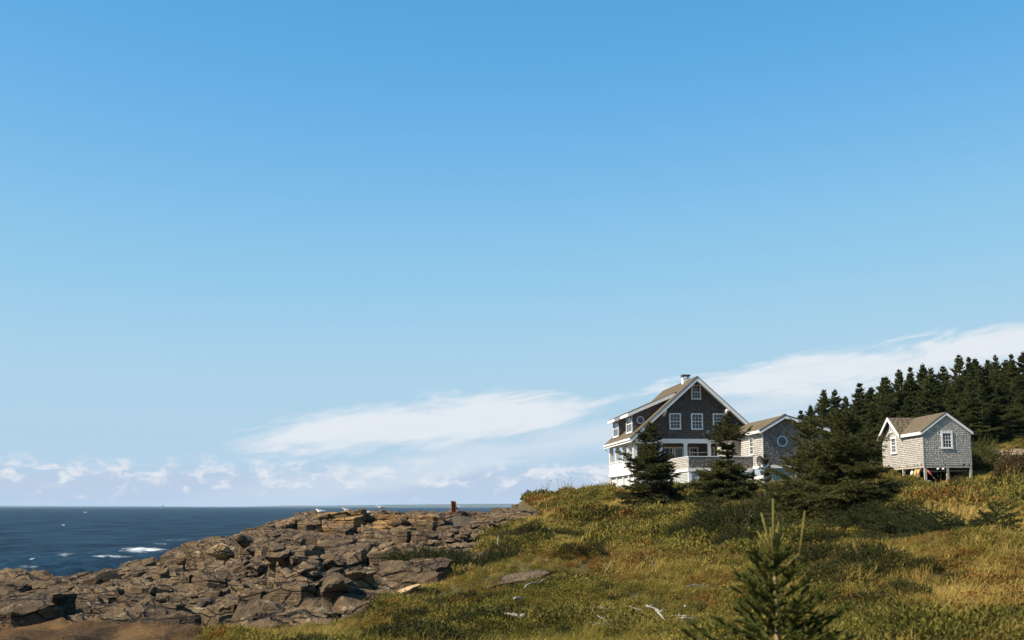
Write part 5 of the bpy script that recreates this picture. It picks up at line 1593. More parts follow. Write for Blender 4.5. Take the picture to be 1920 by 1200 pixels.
# the near sapling: every needle counts
def sapling(px, py_top, d, label):
    c = at(px, py_top, d)
    pos = np.array([c[0], c[1], gz(c[0], c[1])])
    H = c[2] - pos[2]
    g = np.random.default_rng(153)
    o = thing('spruce_sapling', label, 'spruce tree', pos)
    trunk = MB(); br_ = MB(); lead = MB()
    tz = np.linspace(-0.1, H * 0.74, 9); tx = 0.012 * np.sin(tz * 3.0)
    trunk.tube([(tx[i], 0, tz[i]) for i in range(9)], [0.026 * (1 - 0.80 * max(0, tz[i]) / H) for i in range(9)], 9)
    P, D, L = [], [], []; P2, D2, L2 = [], [], []
    def shoot(a, d_, l, fresh=False):
        (P2 if fresh else P).append(a); (D2 if fresh else D).append(d_); (L2 if fresh else L).append(l)
        br_.tube([a, a + d_ * l], [0.0085, 0.005] if not fresh else [0.0005, 0.0005], 5, cap=False)
        if fresh:
            lead.tube([a, a + d_ * l * 0.5, a + d_ * l], [0.010, 0.0085, 0.006], 6)
    topz = H * 0.735
    # leader and the spreading fresh shoots round it
    shoot(np.array([0, 0, topz - 0.1]), unit(np.array([0.02, 0, 1])), H - topz + 0.1, True)
    for ax, ay, l in ((-0.24, 0.05, 0.30), (0.16, -0.08, 0.25), (0.30, 0.12, 0.30), (-0.10, -0.16, 0.20), (0.5, 0.3, 0.2), (-0.6, 0.1, 0.2)):
        shoot(np.array([0, 0, topz - 0.04 + g.uniform(-0.02, 0.02)]), unit(np.array([ax, ay, 1.0])), l, True)
    e0 = np.array([0.02, -0.02, topz - 0.14]); e1 = np.array([0.17, -0.05, topz + 0.0]); e2 = np.array([0.21, -0.05, topz + 0.28])
    shoot(e0, unit(e1 - e0), float(np.linalg.norm(e1 - e0)), True); shoot(e1, unit(e2 - e1), float(np.linalg.norm(e2 - e1)), True)
    nb = 16
    P3, D3, L3 = [], [], []
    for i in range(nb):
        rel = i / nb
        h = 0.08 + (topz - 0.12) * rel + g.uniform(-0.02, 0.02)
        for k in range(9):
            if g.random() < 0.14:
                continue
            a = g.uniform(0, 6.28)
            Lb = 0.54 * (1 - rel) ** 0.8 * g.uniform(0.5, 1.2) + 0.06
            el = R(2 + 36 * rel + g.normal(0, 8))
            dr = np.array([math.cos(a) * math.cos(el), math.sin(a) * math.cos(el), math.sin(el)])
            b0 = np.array([0.0, 0.0, h])
            n_ = max(2, int(Lb / 0.07))
            prev = b0
            for j in range(n_):
                dr = unit(dr + np.array([0, 0, 0.05]) + g.normal(0, 0.05, 3))
                nx_ = prev + dr * Lb / n_
                if j > 0 or rel > 0.6:
                    shoot(prev, dr, Lb / n_ * 1.05)
                else:
                    br_.tube([prev, nx_], [0.006, 0.0045], 5, cap=False)
                for sg in (-1, 1):
                    if g.random() < 0.82 and j > 0:
                        sd_ = unit(dr * 0.75 + sg * np.array([-dr[1], dr[0], 0]) * 0.7 + np.array([0, 0, g.normal(0.08, 0.15)]))
                        ls = g.uniform(0.06, 0.13) * (1.2 - 0.4 * j / n_)
                        if g.random() < 0.3:
                            P3.append(nx_); D3.append(sd_); L3.append(ls)
                        else:
                            shoot(nx_, sd_, ls)
                        if g.random() < 0.5:
                            for s2 in (-1, 1):
                                shoot(nx_ + sd_ * ls * 0.5, unit(sd_ * 0.7 + s2 * np.array([-sd_[1], sd_[0], 0]) * 0.6 + np.array([0, 0, 0.1])), ls * 0.6)
                prev = nx_
            tl_ = g.uniform(0.06, 0.12); td_ = unit(dr + np.array([0, 0, 0.25]))
            P3.append(prev); D3.append(td_); L3.append(tl_)
            br_.tube([prev, prev + td_ * tl_], [0.003, 0.0015], 5, cap=False)
    trunk.build('trunk', M['young_bark'], o, True)
    br_.build('branches', M['needle_young'], o)
    V, T = needles(np.array(P), np.array(D), np.array(L), 90, 0.0185, 0.0042, g, 0.95, 0.1)
    obj('crown', mesh_np('crown', V, T), M['needle_young'], o)
    V, T = needles(np.array(P3), np.array(D3), np.array(L3), 120, 0.0185, 0.0036, g, 0.95, 0.15)
    obj('shoot_tips', mesh_np('shoot_tips', V, T), M['needle_tip'], o)
    Pn, Dn, Ln = np.array(P2), np.array(D2), np.array(L2)
    V, T = needles(Pn, Dn, Ln, 520, 0.019, 0.0042, g, 1.0, 0.25)
    ls_ = obj('leader_shoots', mesh_np('leader_shoots', V, T), M['needle_shoot'], o)
    lead.build('shoot_stems', M['needle_shoot'], ls_, True)
    return o


sapling(1447, 935, 8.6, 'near young spruce with long pale upright leader shoots in the foreground')

# ------------------------------------------------------------------ forest behind: eight kinds of crown, each tree its own thing
kinds = []
for i in range(5):
    H = 9.0
    mb, V, T = spruce(200 + i, H, 2.0 + 0.25 * (i % 3), 0.6, 30, 6, 0.42, 0.36, 9, 0.25, 0.066, gap=0.2 + 0.04 * (i % 3), up0=-12, up1=46, power=0.85, irregular=0.4, sub=True)
    kinds.append((mb.mesh('trunk', True), mesh_np('crown', V, T)))
    kinds[-1][0].materials.append(M['bark']); kinds[-1][1].materials.append(M['needle_forest'])


def forest_tree(k, pos, H, rz, label, group, wide=1.0):
    o = thing('spruce_tree', label, 'spruce tree', pos, rz, group)
    s = H / 9.0
    wide *= random.uniform(0.95, 1.55)
    o.scale = (s * wide, s * wide, s)
    obj('trunk', kinds[k][0], None, o)
    obj('crown', kinds[k][1], None, o)
    return o


g = np.random.default_rng(301)
sky_line = [(1500, 770), (1520, 752), (1545, 735), (1565, 728), (1585, 735), (1610, 722), (1635, 728), (1655, 712), (1662, 702), (1685, 690), (1705, 688), (1728, 684), (1745, 690), (1768, 680), (1797, 668), (1815, 672), (1830, 668), (1850, 680), (1866, 662), (1885, 672), (1897, 668), (1920, 662), (1945, 664), (1975, 655)]
# first row along the treeline in the picture
named = {1662: 'tall dark spruce rising left of the hut in the treeline', 1797: 'pointed spruce on the treeline right above the hut roof', 1866: 'tallest spruce of the forest treeline, right of the hut', 1520: 'leftmost low spruce of the forest, beside the low wing'}
for i, (px, py) in enumerate(sky_line):
    py = py + g.uniform(-5, 9)
    d = 132 + g.uniform(-5, 8) - (6 if 1640 < px < 1740 else 0)
    c = at(px, py, d)
    z = gz(c[0], c[1])
    H = c[2] - z + 0.1
    forest_tree((i * 3) % 5, (c[0], c[1], z - 0.1), max(H, 3.0), g.uniform(0, 6.28), named.get(px, 'dark spruce in the back row of the forest, its tip on the skyline'), 'spruces along the forest skyline', 1.0 if H > 6 else 1.25)
# trees in front of them fill the wood down to the ground
for row, (d0, drop, n) in enumerate(((124, 34, 24), (117, 72, 22), (112, 105, 17))):
    for i in range(n):
        px = 1512 + (1985 - 1512) * (i + g.uniform(0.1, 0.9)) / n
        base_y = np.interp(px, [q[0] for q in sky_line], [q[1] for q in sky_line])
        py = base_y + drop * g.uniform(0.6, 1.25)
        d = d0 + g.uniform(-3, 3)
        if row == 2 and (1640 < px < 1850):
            d = 112 + g.uniform(0, 3)
        if row == 2 and px > 1835 and py > 700:
            d += 6
        c = at(px, py, d)
        z = gz(c[0], c[1])
        H = c[2] - z + 0.1
        if H < 2.2:
            continue
        forest_tree(int(g.integers(0, 5)), (c[0], c[1], z - 0.1), H, g.uniform(0, 6.28),
                    ('dark spruce in the second row of the forest', 'dark spruce in the third row of the forest', 'dark spruce in the front row of the forest')[row], ('second row of the forest', 'third row of the forest', 'front row of the forest')[row], 1.0 if H > 6 else 1.3)

# ------------------------------------------------------------------ bushes
def bush_mesh(seed, n, per, twig, nlen, nwid, flat=0.5, spread=0.8):
    """a mound of radius 1: twigs pointing out of a dome"""
    g = np.random.default_rng(seed)
    d_ = unit(g.normal(size=(n, 3)) * np.array([1, 1, 0.8])); d_[:, 2] = np.abs(d_[:, 2])
    lump = 1 + 0.45 * fbm(d_[:, 0] * 2 + seed, d_[:, 1] * 2, seed, 3)
    r = g.uniform(0.35, 1.0, n) ** 0.6 * lump
    P = d_ * r[:, None] * np.array([1, 1, flat])
    D = unit(d_ * np.array([1, 1, 0.5]) + np.array([0.12, 0, 0.45]) + g.normal(0, 0.35, (n, 3)))
    V, T = needles(P, D, np.full(n, twig) * g.uniform(0.7, 1.3, n), per, nlen, nwid, g, spread)
    return mesh_np('foliage', V, T)


BM = {'dark': [bush_mesh(500 + i, 1500, 11, 0.16, 0.065, 0.017, 0.55) for i in range(3)],
      'leaf': [bush_mesh(510 + i, 1300, 9, 0.14, 0.060, 0.036, 0.62, 1.0) for i in range(3)]}
stem = MB()
for k in range(7):
    a = k * 0.9
    stem.tube([(0, 0, -0.3), (0.25 * math.cos(a), 0.25 * math.sin(a), 0.15), (0.6 * math.cos(a), 0.6 * math.sin(a), 0.33)], [0.03, 0.02, 0.008], 5, cap=False)
STEM = stem.mesh('stems', True); STEM.materials.append(M['bark'])
bush_cache = {}


def bush(px, py, d, r, h, kind, mt, label, name='low_bush', cat='bush', group=None, k=0):
    h = h * 1.55
    mt = 'bush' if mt == 'needle' else mt
    c = at(px, py, d)
    o = thing(name, label, cat, (c[0], c[1], gz(c[0], c[1]) - 0.05), random.uniform(0, 6.28), group)
    o.scale = (r, r * 0.9, h)
    key = (kind, k % 3, mt)
    if key not in bush_cache:
        me = BM[kind][k % 3].copy(); me.materials.append(M[mt]); bush_cache[key] = me
    obj('foliage', bush_cache[key], None, o)
    obj('stems', STEM, None, o)


bush(945, 1066, 41, 0.95, 1.1, 'dark', 'needle', 'round dark juniper bush alone on the golden slope, beside the white stake', 'juniper_bush', k=0)
bush(1000, 1022, 62, 0.9, 0.9, 'dark', 'needle', 'dark juniper bush on the slope above the lone round juniper', 'juniper_bush', k=1)
bush(965, 1022, 62, 1.3, 0.5, 'dark', 'needle_brown', 'wide brownish bush at the edge of the rocks', k=2)
bush(1040, 1012, 66, 1.3, 0.6, 'dark', 'needle', 'low dark bush right of the juniper on the upper slope', k=0)
bush(1060, 972, 90, 1.1, 0.8, 'dark', 'needle_brown', 'dark bush beside the small dark rock on the upper slope', k=1)
bush(1035, 962, 97, 0.9, 0.28, 'dark', 'needle', 'dark bush at the top end of the bare rocks', k=2)
bush(805, 1082, 42, 1.7, 0.75, 'dark', 'needle', 'wide dark green bush where the rocks meet the grass', k=0)
bush(850, 1078, 44, 1.2, 0.7, 'dark', 'needle', 'dark green bush right of the wide one at the foot of the rocks', k=1)
bush(1120, 930, 100, 1.0, 0.7, 'leaf', 'shrub', 'yellow-green shrub on the skyline left of the house', k=0)
bush(1165, 930, 95, 0.8, 0.4, 'dark', 'needle', 'small dark bush at the foot of the broad spruce, left side', k=2)
bush(1265, 932, 84, 0.9, 0.8, 'dark', 'needle', 'small dark bush at the foot of the broad spruce, right side', k=0)
bush(1285, 962, 78, 0.9, 0.7, 'dark', 'needle', 'dark round bush in the grass below the deck', k=1)
bush(1340, 960, 74, 0.9, 0.7, 'dark', 'needle', 'dark bush below the thin-topped open spruce', k=2)
bush(1300, 1030, 46, 1.0, 0.75, 'dark', 'needle', 'dark juniper in the middle of the slope, left of the thicket', 'juniper_bush', k=0)
for i, (px, py, d, r, h, lab) in enumerate([
        (1370, 1018, 47, 1.5, 1.1, 'large dark thicket of low spruce left of the twin spruces'), (1420, 1000, 52, 1.5, 1.3, 'dark bush behind the large thicket, under the open spruce'),
        (1455, 1012, 44, 1.0, 1.1, 'dark bush between the thicket and the twin spruces'), (1400, 1045, 38, 1.0, 0.8, 'front dark bush of the thicket, behind the near sapling'), (1345, 990, 58, 1.1, 0.8, 'dark bush at the upper left of the thicket'),
        (1480, 1030, 39, 0.9, 0.9, 'dark bush at the left foot of the twin spruces'), (1545, 1050, 33, 1.0, 0.55, 'low dark bush before the trunks of the twin spruces'), (1650, 1075, 26, 1.1, 0.5, 'low dark bush in front of the spreading spruce')]):
    bush(px, py, d, r, h, 'dark', 'needle', lab, 'low_spruce_bush', k=i)
bush(1797, 905, 90.5, 0.75, 0.85, 'leaf', 'shrub_brown', 'tawny twiggy shrub in front of the hut stilts', k=1)
bush(1900, 905, 92, 1.5, 1.6, 'leaf', 'shrub_brown', 'reddish brown shrub right of the hut', k=2)
bush(1842, 880, 98.5, 1.5, 2.6, 'dark', 'needle_forest', 'tall dark bush in the shade right behind the hut', k=0)
bush(1700, 928, 80, 1.1, 0.5, 'leaf', 'shrub', 'yellow-green shrub below the left end of the hut', k=0)
bush(1672, 915, 86, 0.8, 0.4, 'leaf', 'shrub', 'yellow-green shrub between the twin spruces and the hut', k=1)
bush(1745, 935, 72, 1.3, 0.6, 'leaf', 'heath', 'green leafy bush below the corner stilt of the hut', k=2)
bush(1795, 942, 68, 1.3, 0.6, 'leaf', 'heath', 'green leafy bush below the tawny shrub', k=0)
bush(1840, 935, 72, 1.1, 0.7, 'leaf', 'shrub', 'yellowing bush right of the green leafy bushes', k=1)
bush(1890, 1000, 42, 0.7, 0.6, 'leaf', 'heath', 'dark green bush among red plants at the right edge', k=2)

# ------------------------------------------------------------------ ground cover: tufts set out over the slope
def proto_collection(name, meshes, mtl):
    col = bpy.data.collections.new(name)
    for i, me in enumerate(meshes):
        me.materials.append(mtl)
        col.objects.link(bpy.data.objects.new('%s_%02d' % (name, i), me))
    return col


def blades(seed, n, rad, h0, h1, wid, lean=0.35, head=False):
    g = np.random.default_rng(seed)
    V, T, Q = [], [], []
    for i in range(n):
        a = g.uniform(0, 6.28); r = rad * math.sqrt(g.random())
        b_ = np.array([r * math.cos(a), r * math.sin(a), -0.03])
        h = g.uniform(h0, h1)
        d_ = np.array([g.normal(0.25, 0.45), g.normal(0, 0.45), 0]) * lean
        w = np.array([-math.sin(a * 3), math.cos(a * 3), 0]) * wid * 0.5
        p1 = b_ + np.array([0, 0, h * 0.5]) + d_ * h * 0.35
        p2 = b_ + np.array([0, 0, h * 0.85]) + d_ * h * 1.0
        p3 = b_ + np.array([0, 0, h * 0.98]) + d_ * h * 1.7
        k = len(V)
        V += [b_ - w, b_ + w, p1 - w * 0.9, p1 + w * 0.9, p2 - w * 0.6, p2 + w * 0.6, p3]
        Q += [(k, k + 1, k + 3, k + 2), (k + 2, k + 3, k + 5, k + 4)]
        T += [(k + 4, k + 5, k + 6)]
        if head and i % 3 == 0:
            k = len(V)
            V += [p3 + np.array([-wid, 0, 0]), p3 + np.array([wid, 0, 0]), p3 + np.array([wid * 0.5, 0, 0.07]), p3 + np.array([-wid * 0.5, 0, 0.07])]
            Q += [(k, k + 1, k + 2, k + 3)]
    return mesh_np('tuft', np.array(V), np.array(T), np.array(Q))


def leafy(seed, n, rad, hgt, leaf):
    g = np.random.default_rng(seed)
    d_ = unit(g.normal(size=(n, 3))); d_[:, 2] = np.abs(d_[:, 2])
    r = g.uniform(0.3, 1, n) ** 0.5 * (1 + 0.4 * fbm(d_[:, 0] * 2.5, d_[:, 1] * 2.5, seed, 2))
    P = d_ * r[:, None] * np.array([rad, rad, hgt])
    ax = unit(d_ * 0.6 + g.normal(0, 0.6, (n, 3)) + np.array([0, 0, 0.5])); sd_ = unit(np.cross(ax, g.normal(size=(n, 3))))
    l = leaf * g.uniform(0.7, 1.4, n)[:, None]
    V = np.stack([P, P + ax * l * 0.5 + sd_ * l * 0.3, P + ax * l, P + ax * l * 0.5 - sd_ * l * 0.3], 1).reshape(-1, 3)
    return mesh_np('sprig', V, None, np.arange(n * 4).reshape(-1, 4))


def scatter(name, P, rz, tilt, scl, pick, col, label, cat):
    me = bpy.data.meshes.new(name)
    me.vertices.add(len(P))
    me.vertices.foreach_set('co', np.asarray(P, np.float32).ravel())
    a = me.attributes.new('rot', 'FLOAT_VECTOR', 'POINT')
    a.data.foreach_set('vector', np.stack([tilt, tilt * 0.5, rz], -1).astype(np.float32).ravel())
    fattr(me, 'scl', scl)
    a = me.attributes.new('pick', 'INT', 'POINT'); a.data.foreach_set('value', np.asarray(pick, np.int32))
    o = obj(name, me, None)
    o['kind'] = 'stuff'; o['label'] = label; o['category'] = cat
    ng = bpy.data.node_groups.new(name, 'GeometryNodeTree')
    ng.interface.new_socket('Geometry', in_out='INPUT', socket_type='NodeSocketGeometry')
    ng.interface.new_socket('Geometry', in_out='OUTPUT', socket_type='NodeSocketGeometry')
    gi = ng.nodes.new('NodeGroupInput'); go = ng.nodes.new('NodeGroupOutput')
    ip = ng.nodes.new('GeometryNodeInstanceOnPoints')
    ci = ng.nodes.new('GeometryNodeCollectionInfo')
    ci.inputs['Collection'].default_value = col
    ci.inputs['Separate Children'].default_value = True
    ci.inputs['Reset Children'].default_value = True
    ip.inputs['Pick Instance'].default_value = True
    def named(nm, typ):
        q = ng.nodes.new('GeometryNodeInputNamedAttribute'); q.data_type = typ; q.inputs['Name'].default_value = nm
        return q.outputs['Attribute']
    ng.links.new(gi.outputs[0], ip.inputs['Points'])
    ng.links.new(ci.outputs[0], ip.inputs['Instance'])
    ng.links.new(named('pick', 'INT'), ip.inputs['Instance Index'])
    e2r = ng.nodes.new('FunctionNodeEulerToRotation')
    ng.links.new(named('rot', 'FLOAT_VECTOR'), e2r.inputs[0])
    ng.links.new(e2r.outputs[0], ip.inputs['Rotation'])
    ng.links.new(named('scl', 'FLOAT'), ip.inputs['Scale'])
    ng.links.new(ip.outputs[0], go.inputs[0])
    md = o.modifiers.new('scatter', 'NODES'); md.node_group = ng
    return o


NEAR, FAR = 30.0, 60.0
cg = proto_collection('grass_tuft', [blades(600 + i, 70, 0.20, 0.10, 0.30, 0.0065, 0.5) for i in range(4)] + [blades(610 + i, 44, 0.26, 0.14, 0.36, 0.017, 0.5) for i in range(4)], M['grass'])
ch_ = proto_collection('heath_tuft', [leafy(620 + i, 300, 0.26, 0.22, 0.034) for i in range(4)] + [leafy(630 + i, 170, 0.36, 0.32, 0.075) for i in range(4)], M['heath'])
cr = proto_collection('rust_tuft', [leafy(640 + i, 220, 0.24, 0.24, 0.036) for i in range(4)] + [leafy(650 + i, 130, 0.32, 0.30, 0.08) for i in range(4)], M['rusty'])
cw = proto_collection('weed', [blades(660 + i, 12, 0.25, 0.5, 0.95, 0.014, 0.22, True) for i in range(4)], M['grass'])

cs = proto_collection('scrub', [bush_mesh(680 + i, 700, 9, 0.2, 0.09, 0.028, 0.6) for i in range(3)], M['bush'])
g = np.random.default_rng(777)
N = 150000
sa = g.uniform(R(-25), R(27), N)
sdist = 8.5 + (150 - 8.5) * g.random(N) ** 1.0
keep = g.random(N) < np.clip(0.40 + 0.6 * (sdist / 40), 0, 1)
sa, sdist = sa[keep], sdist[keep]
GX_, GY_ = np.sin(sa) * sdist, np.cos(sa) * sdist
GZ_ = ground(GX_, GY_)
rk, br, low, px, py = masks(GX_, GY_, ground0(GX_, GY_))
ok = ~(rk | br | low)
# keep out of the buildings
def inside(o, th, u0, u1, v0, v1):
    dx_, dy_ = GX_ - o[0], GY_ - o[1]
    u = dx_ * math.cos(th) + dy_ * math.sin(th); v = -dx_ * math.sin(th) + dy_ * math.cos(th)
    return (u > u0) & (u < u1) & (v > v0) & (v < v1)
ok &= ~inside(HOUSE, HOUSE_T, -5.0, 4.2, 1.0, 12.8) & ~inside(HOUSE, HOUSE_T, -2.4, 7.3, -6.5, 2) & ~inside(HOUSE, HOUSE_T, 2.5, 7.3, -9, 0) & ~inside(HUT, HUT_T, 0.15, 3.5, 0.3, 9)
GX_, GY_, GZ_, px, py, sdist = [q[ok] for q in (GX_, GY_, GZ_, px, py, sdist)]


def spot(cx, cy, sx, sy):
    return np.exp(-((px - cx) / sx) ** 2 - ((py - cy) / sy) ** 2)


n1 = fbm(GX_ * 0.28, GY_ * 0.13, 801, 4); n2 = fbm(GX_ * 0.33 + 40, GY_ * 0.16, 802, 4); n3 = fbm(GX_ * 0.45, GY_ * 0.22 + 90, 803, 3)
wg = 0.74 + 1.3 * n1 + 0.8 * spot(1050, 1018, 110, 16) + 0.7 * spot(1270, 940, 90, 20) + 0.9 * spot(1800, 1025, 160, 25) + 0.6 * spot(900, 1050, 60, 25) + 0.4 * spot(1180, 955, 200, 18) + 0.5 * spot(500, 1190, 200, 14) + 0.3 * spot(1850, 1170, 200, 40)
wh = 0.58 + 1.3 * n2 + 0.5 * spot(1200, 1040, 180, 40) + 0.45 * spot(1600, 1100, 160, 50) + 0.25 * spot(1100, 1170, 250, 30)
wr = 0.05 + 1.5 * n3 + 0.75 * spot(820, 1140, 120, 35) + 1.0 * spot(1800, 968, 110, 20) + 0.5 * spot(1250, 1085, 180, 25) + 0.3 * spot(1330, 1130, 120, 40)
for q in (wg, wh, wr):
    q += g.normal(0, 0.30, len(q))
cls = np.argmax(np.stack([wg, wh, wr]), 0)
far_ = sdist > NEAR + (FAR - NEAR) * g.random(len(sdist)) * 0.5
sz = (0.72 + 0.55 * sstep(sdist, 12, 90)) * g.uniform(0.65, 1.3, len(sdist))
sz = sz * (0.62 + 1.25 * np.clip(fbm(GX_ * 0.8, GY_ * 0.6, 806, 3) + 0.28, 0, 1))
sz = sz * (1 - 0.5 * np.exp(-((GX_ - 32.0) / 6.0) ** 2 - ((GY_ - 88.0) / 8.0) ** 2))
pk = g.integers(0, 4, len(sdist)) + 4 * far_
rz_ = g.uniform(-0.7, 0.7, len(sdist)); tl = g.normal(0, 0.10, len(sdist))
Pp = np.stack([GX_, GY_, GZ_ - 0.01], -1)
for c_, nm, col, lab, cat in ((0, 'golden_grass', cg, 'dry golden grass over the hillside', 'grass'), (1, 'green_heath', ch_, 'low dark green heath over the hillside', 'ground cover'), (2, 'rusty_heath', cr, 'rust coloured low plants over the hillside', 'ground cover')):
    s_ = cls == c_
    scatter(nm, Pp[s_], rz_[s_] if c_ == 0 else rz_[s_] * 4.5, tl[s_], sz[s_], pk[s_], col, lab, cat)
s_ = ((g.random(len(sdist)) < 0.006) & (sdist > 45)) | ((g.random(len(sdist)) < 0.10) & (py < 945) & (px > 960) & (px < 1150))
scatter('seeding_weeds', Pp[s_], rz_[s_], tl[s_], sz[s_] * 0.8, pk[s_] % 4, cw, 'tall dry seed stalks standing up from the grass', 'weeds')

n4 = fbm(GX_ * 0.20 + 13, GY_ * 0.10, 804, 4)
s_ = (g.random(len(sdist)) < 0.045 * sstep(n4 + 0.35 * spot(1230, 1030, 170, 35) + 0.3 * spot(1500, 1075, 200, 40) + 0.25 * spot(1000, 1010, 90, 14), 0.16, 0.34) * np.clip(sdist / 40, 0.3, 1)) & (sdist > 18)
scatter('dark_scrub', Pp[s_], rz_[s_] * 4.5, tl[s_], sz[s_] * 0.42, pk[s_] % 3, cs, 'dark low juniper scrub creeping over the slope', 'ground cover')

# ------------------------------------------------------------------ gulls on the ridge
def gull(px, py, d, rz, label, fly=False, stand=True):
    c = at(px, py, d)
    if not fly:
        zz = gz(c[0], c[1])
        dep = bpy.context.evaluated_depsgraph_get()
        hit, loc, *_ = S.ray_cast(dep, Vector((c[0], c[1], 30)), Vector((0, 0, -1)))
        zz = loc.z if hit else zz
    else:
        zz = c[2]
    o = thing('gull', label, 'gull', (c[0], c[1], zz), rz, 'gulls resting on the rock ridge' if not fly else 'gulls over the water')
    lift = 0.14 if stand else 0.0
    if fly:
        lift = -0.1
    st = [(-0.34, 0.12, 0.012, 0.006), (-0.26, 0.115, 0.045, 0.022), (-0.16, 0.11, 0.075, 0.06), (-0.02, 0.105, 0.10, 0.092), (0.10, 0.12, 0.092, 0.09), (0.17, 0.155, 0.062, 0.066), (0.20, 0.20, 0.046, 0.05), (0.225, 0.235, 0.048, 0.048), (0.265, 0.24, 0.038, 0.036), (0.295, 0.235, 0.012, 0.012)]
    n = 12
    V = []
    for x, z, ry, rzz in st:
        for j in range(n):
            t_ = 2 * PI * j / n
            V.append((x, ry * math.cos(t_), z + lift + rzz * math.sin(t_)))
    F = [(i * n + j, i * n + (j + 1) % n, (i + 1) * n + (j + 1) % n, (i + 1) * n + j) for i in range(len(st) - 1) for j in range(n)] + [tuple(range(n - 1, -1, -1)), tuple((len(st) - 1) * n + j for j in range(n))]
    mb = MB(); mb.add(V, F); mb.build('body', M['gull_white'], o, True)
    mb = MB(); mb.tube([(0.285, 0, 0.235 + lift), (0.33, 0, 0.228 + lift), (0.35, 0, 0.215 + lift)], [0.014, 0.011, 0.004], 6); mb.build('beak', M['gull_beak'], o, True)
    for s in (-1, 1):
        mb = MB()
        if fly:
            pts = [(0.08, 0.06, 0.14), (0.14, 0.32, 0.24), (0.02, 0.66, 0.16), (-0.04, 0.62, 0.15), (-0.02, 0.32, 0.22), (-0.12, 0.06, 0.12)]
            top = [(x, s * y, z + lift + 0.012) for x, y, z in pts]; bot = [(x, s * y, z + lift - 0.008) for x, y, z in pts]
            mb.add(top + bot, [(0, 1, 4, 5), (1, 2, 3, 4), (6, 11, 10, 7), (7, 10, 9, 8)] + [(i, (i + 1) % 6, (i + 1) % 6 + 6, i + 6) for i in range(6)])
        else:
            prof = [(0.11, 0.085, 0.15, 0.02), (0.0, 0.10, 0.16, 0.05), (-0.14, 0.082, 0.15, 0.05), (-0.30, 0.035, 0.14, 0.028), (-0.42, 0.012, 0.135, 0.008)]
            vs = []
            for x, y, z, h in prof:
                vs += [(x, s * y * 0.55, z + lift + h), (x, s * (y + 0.016), z + lift), (x, s * (y - 0.004), z + lift - h * 0.9), (x, s * (y - 0.03), z + lift)]
            fs = [(i * 4 + j, i * 4 + (j + 1) % 4, (i + 1) * 4 + (j + 1) % 4, (i + 1) * 4 + j) for i in range(4) for j in range(4)] + [(0, 1, 2, 3), (19, 18, 17, 16)]
            mb.add(vs, fs)
        mb.build('wing', M['gull_grey'], o, True, 50)
        if stand and not fly:
            mb = MB(); mb.tube([(0.0, s * 0.04, 0.16), (0.015, s * 0.04, 0.08), (0.0, s * 0.04, 0.0)], [0.012, 0.007, 0.007], 6); mb.box(-0.01, 0.05, s * 0.04 - 0.022, s * 0.04 + 0.022, 0.0, 0.008); mb.build('leg', M['gull_leg'], o)
    return o


GS = 1.25
for px, py, d, rz, lab, st_ in [(600, 960, 105.5, 2.9, 'white gull sitting farthest left on the rock ridge', False), (650, 957, 106, 3.4, 'white gull second from the left on the rock ridge', True), (672, 954, 108, 3.0, 'white gull third from the left on the rock ridge', True),
                           (686, 956, 106, 2.6, 'white gull fourth from the left on the rock ridge', True), (714, 955, 107, 3.5, 'white gull sitting left of the rusty post on the rock ridge, nearest to it', True), (858, 957, 113, 1.2, 'white gull peeking out from behind the rusty post', True)]:
    o = gull(px, py, d, rz, lab, False, st_); o.scale = (GS, GS, GS)
o = gull(60, 1049, 125, 0.6, 'white gull flying low over the dark water at far left', True); o.scale = (0.8, 0.8, 0.8)
o = gull(160, 961, 170, 2.2, 'tiny white gull flying over the sea below the horizon', True); o.scale = (0.55, 0.55, 0.55)
o = gull(119, 985, 140, 2.6, 'tiny white gull flying above the open water, left of the surf', True); o.scale = (0.55, 0.55, 0.55)

# ------------------------------------------------------------------ rusty mooring post
c = at(850, 962, 112.5)
dep = bpy.context.evaluated_depsgraph_get()
hit, loc, *_ = S.ray_cast(dep, Vector((c[0], c[1], 30)), Vector((0, 0, -1)))
pz = loc.z
Hh = at(850, 938.5, 112.5)[2] - pz
post = thing('rusty_post', 'rusty steel mooring post standing upright on the bare rocks', 'post', (c[0], c[1], pz), 0.2)
mb = MB(); mb.box(-0.20, -0.14, -0.2, 0.2, -0.2, Hh - 0.02); mb.box(-0.14, 0.14, -0.035, 0.035, -0.2, Hh - 0.05); mb.build('beam', M['rust'], post)
mb = MB(); mb.box(0.14, 0.20, -0.2, 0.2, -0.2, Hh - 0.07); mb.build('flange', M['rust'], post)
for k, zz in enumerate((0.25, 0.5, 0.72)):
    mb = MB(); mb.box(0.2, 0.25, -0.12, 0.12, Hh * zz, Hh * zz + 0.06); mb.build('cleat', M['rust'], post)
mb = MB(); mb.tube([(-0.05, -0.12, -0.15), (-0.05, -0.12, Hh - 0.12)], [0.055, 0.055], 8); mb.build('pipe', M['rust'], post, True, 40)
mb = MB(); mb.box(-0.34, 0.32, -0.3, 0.3, -0.2, 0.07); mb.build('base_plate', M['rust'], post)

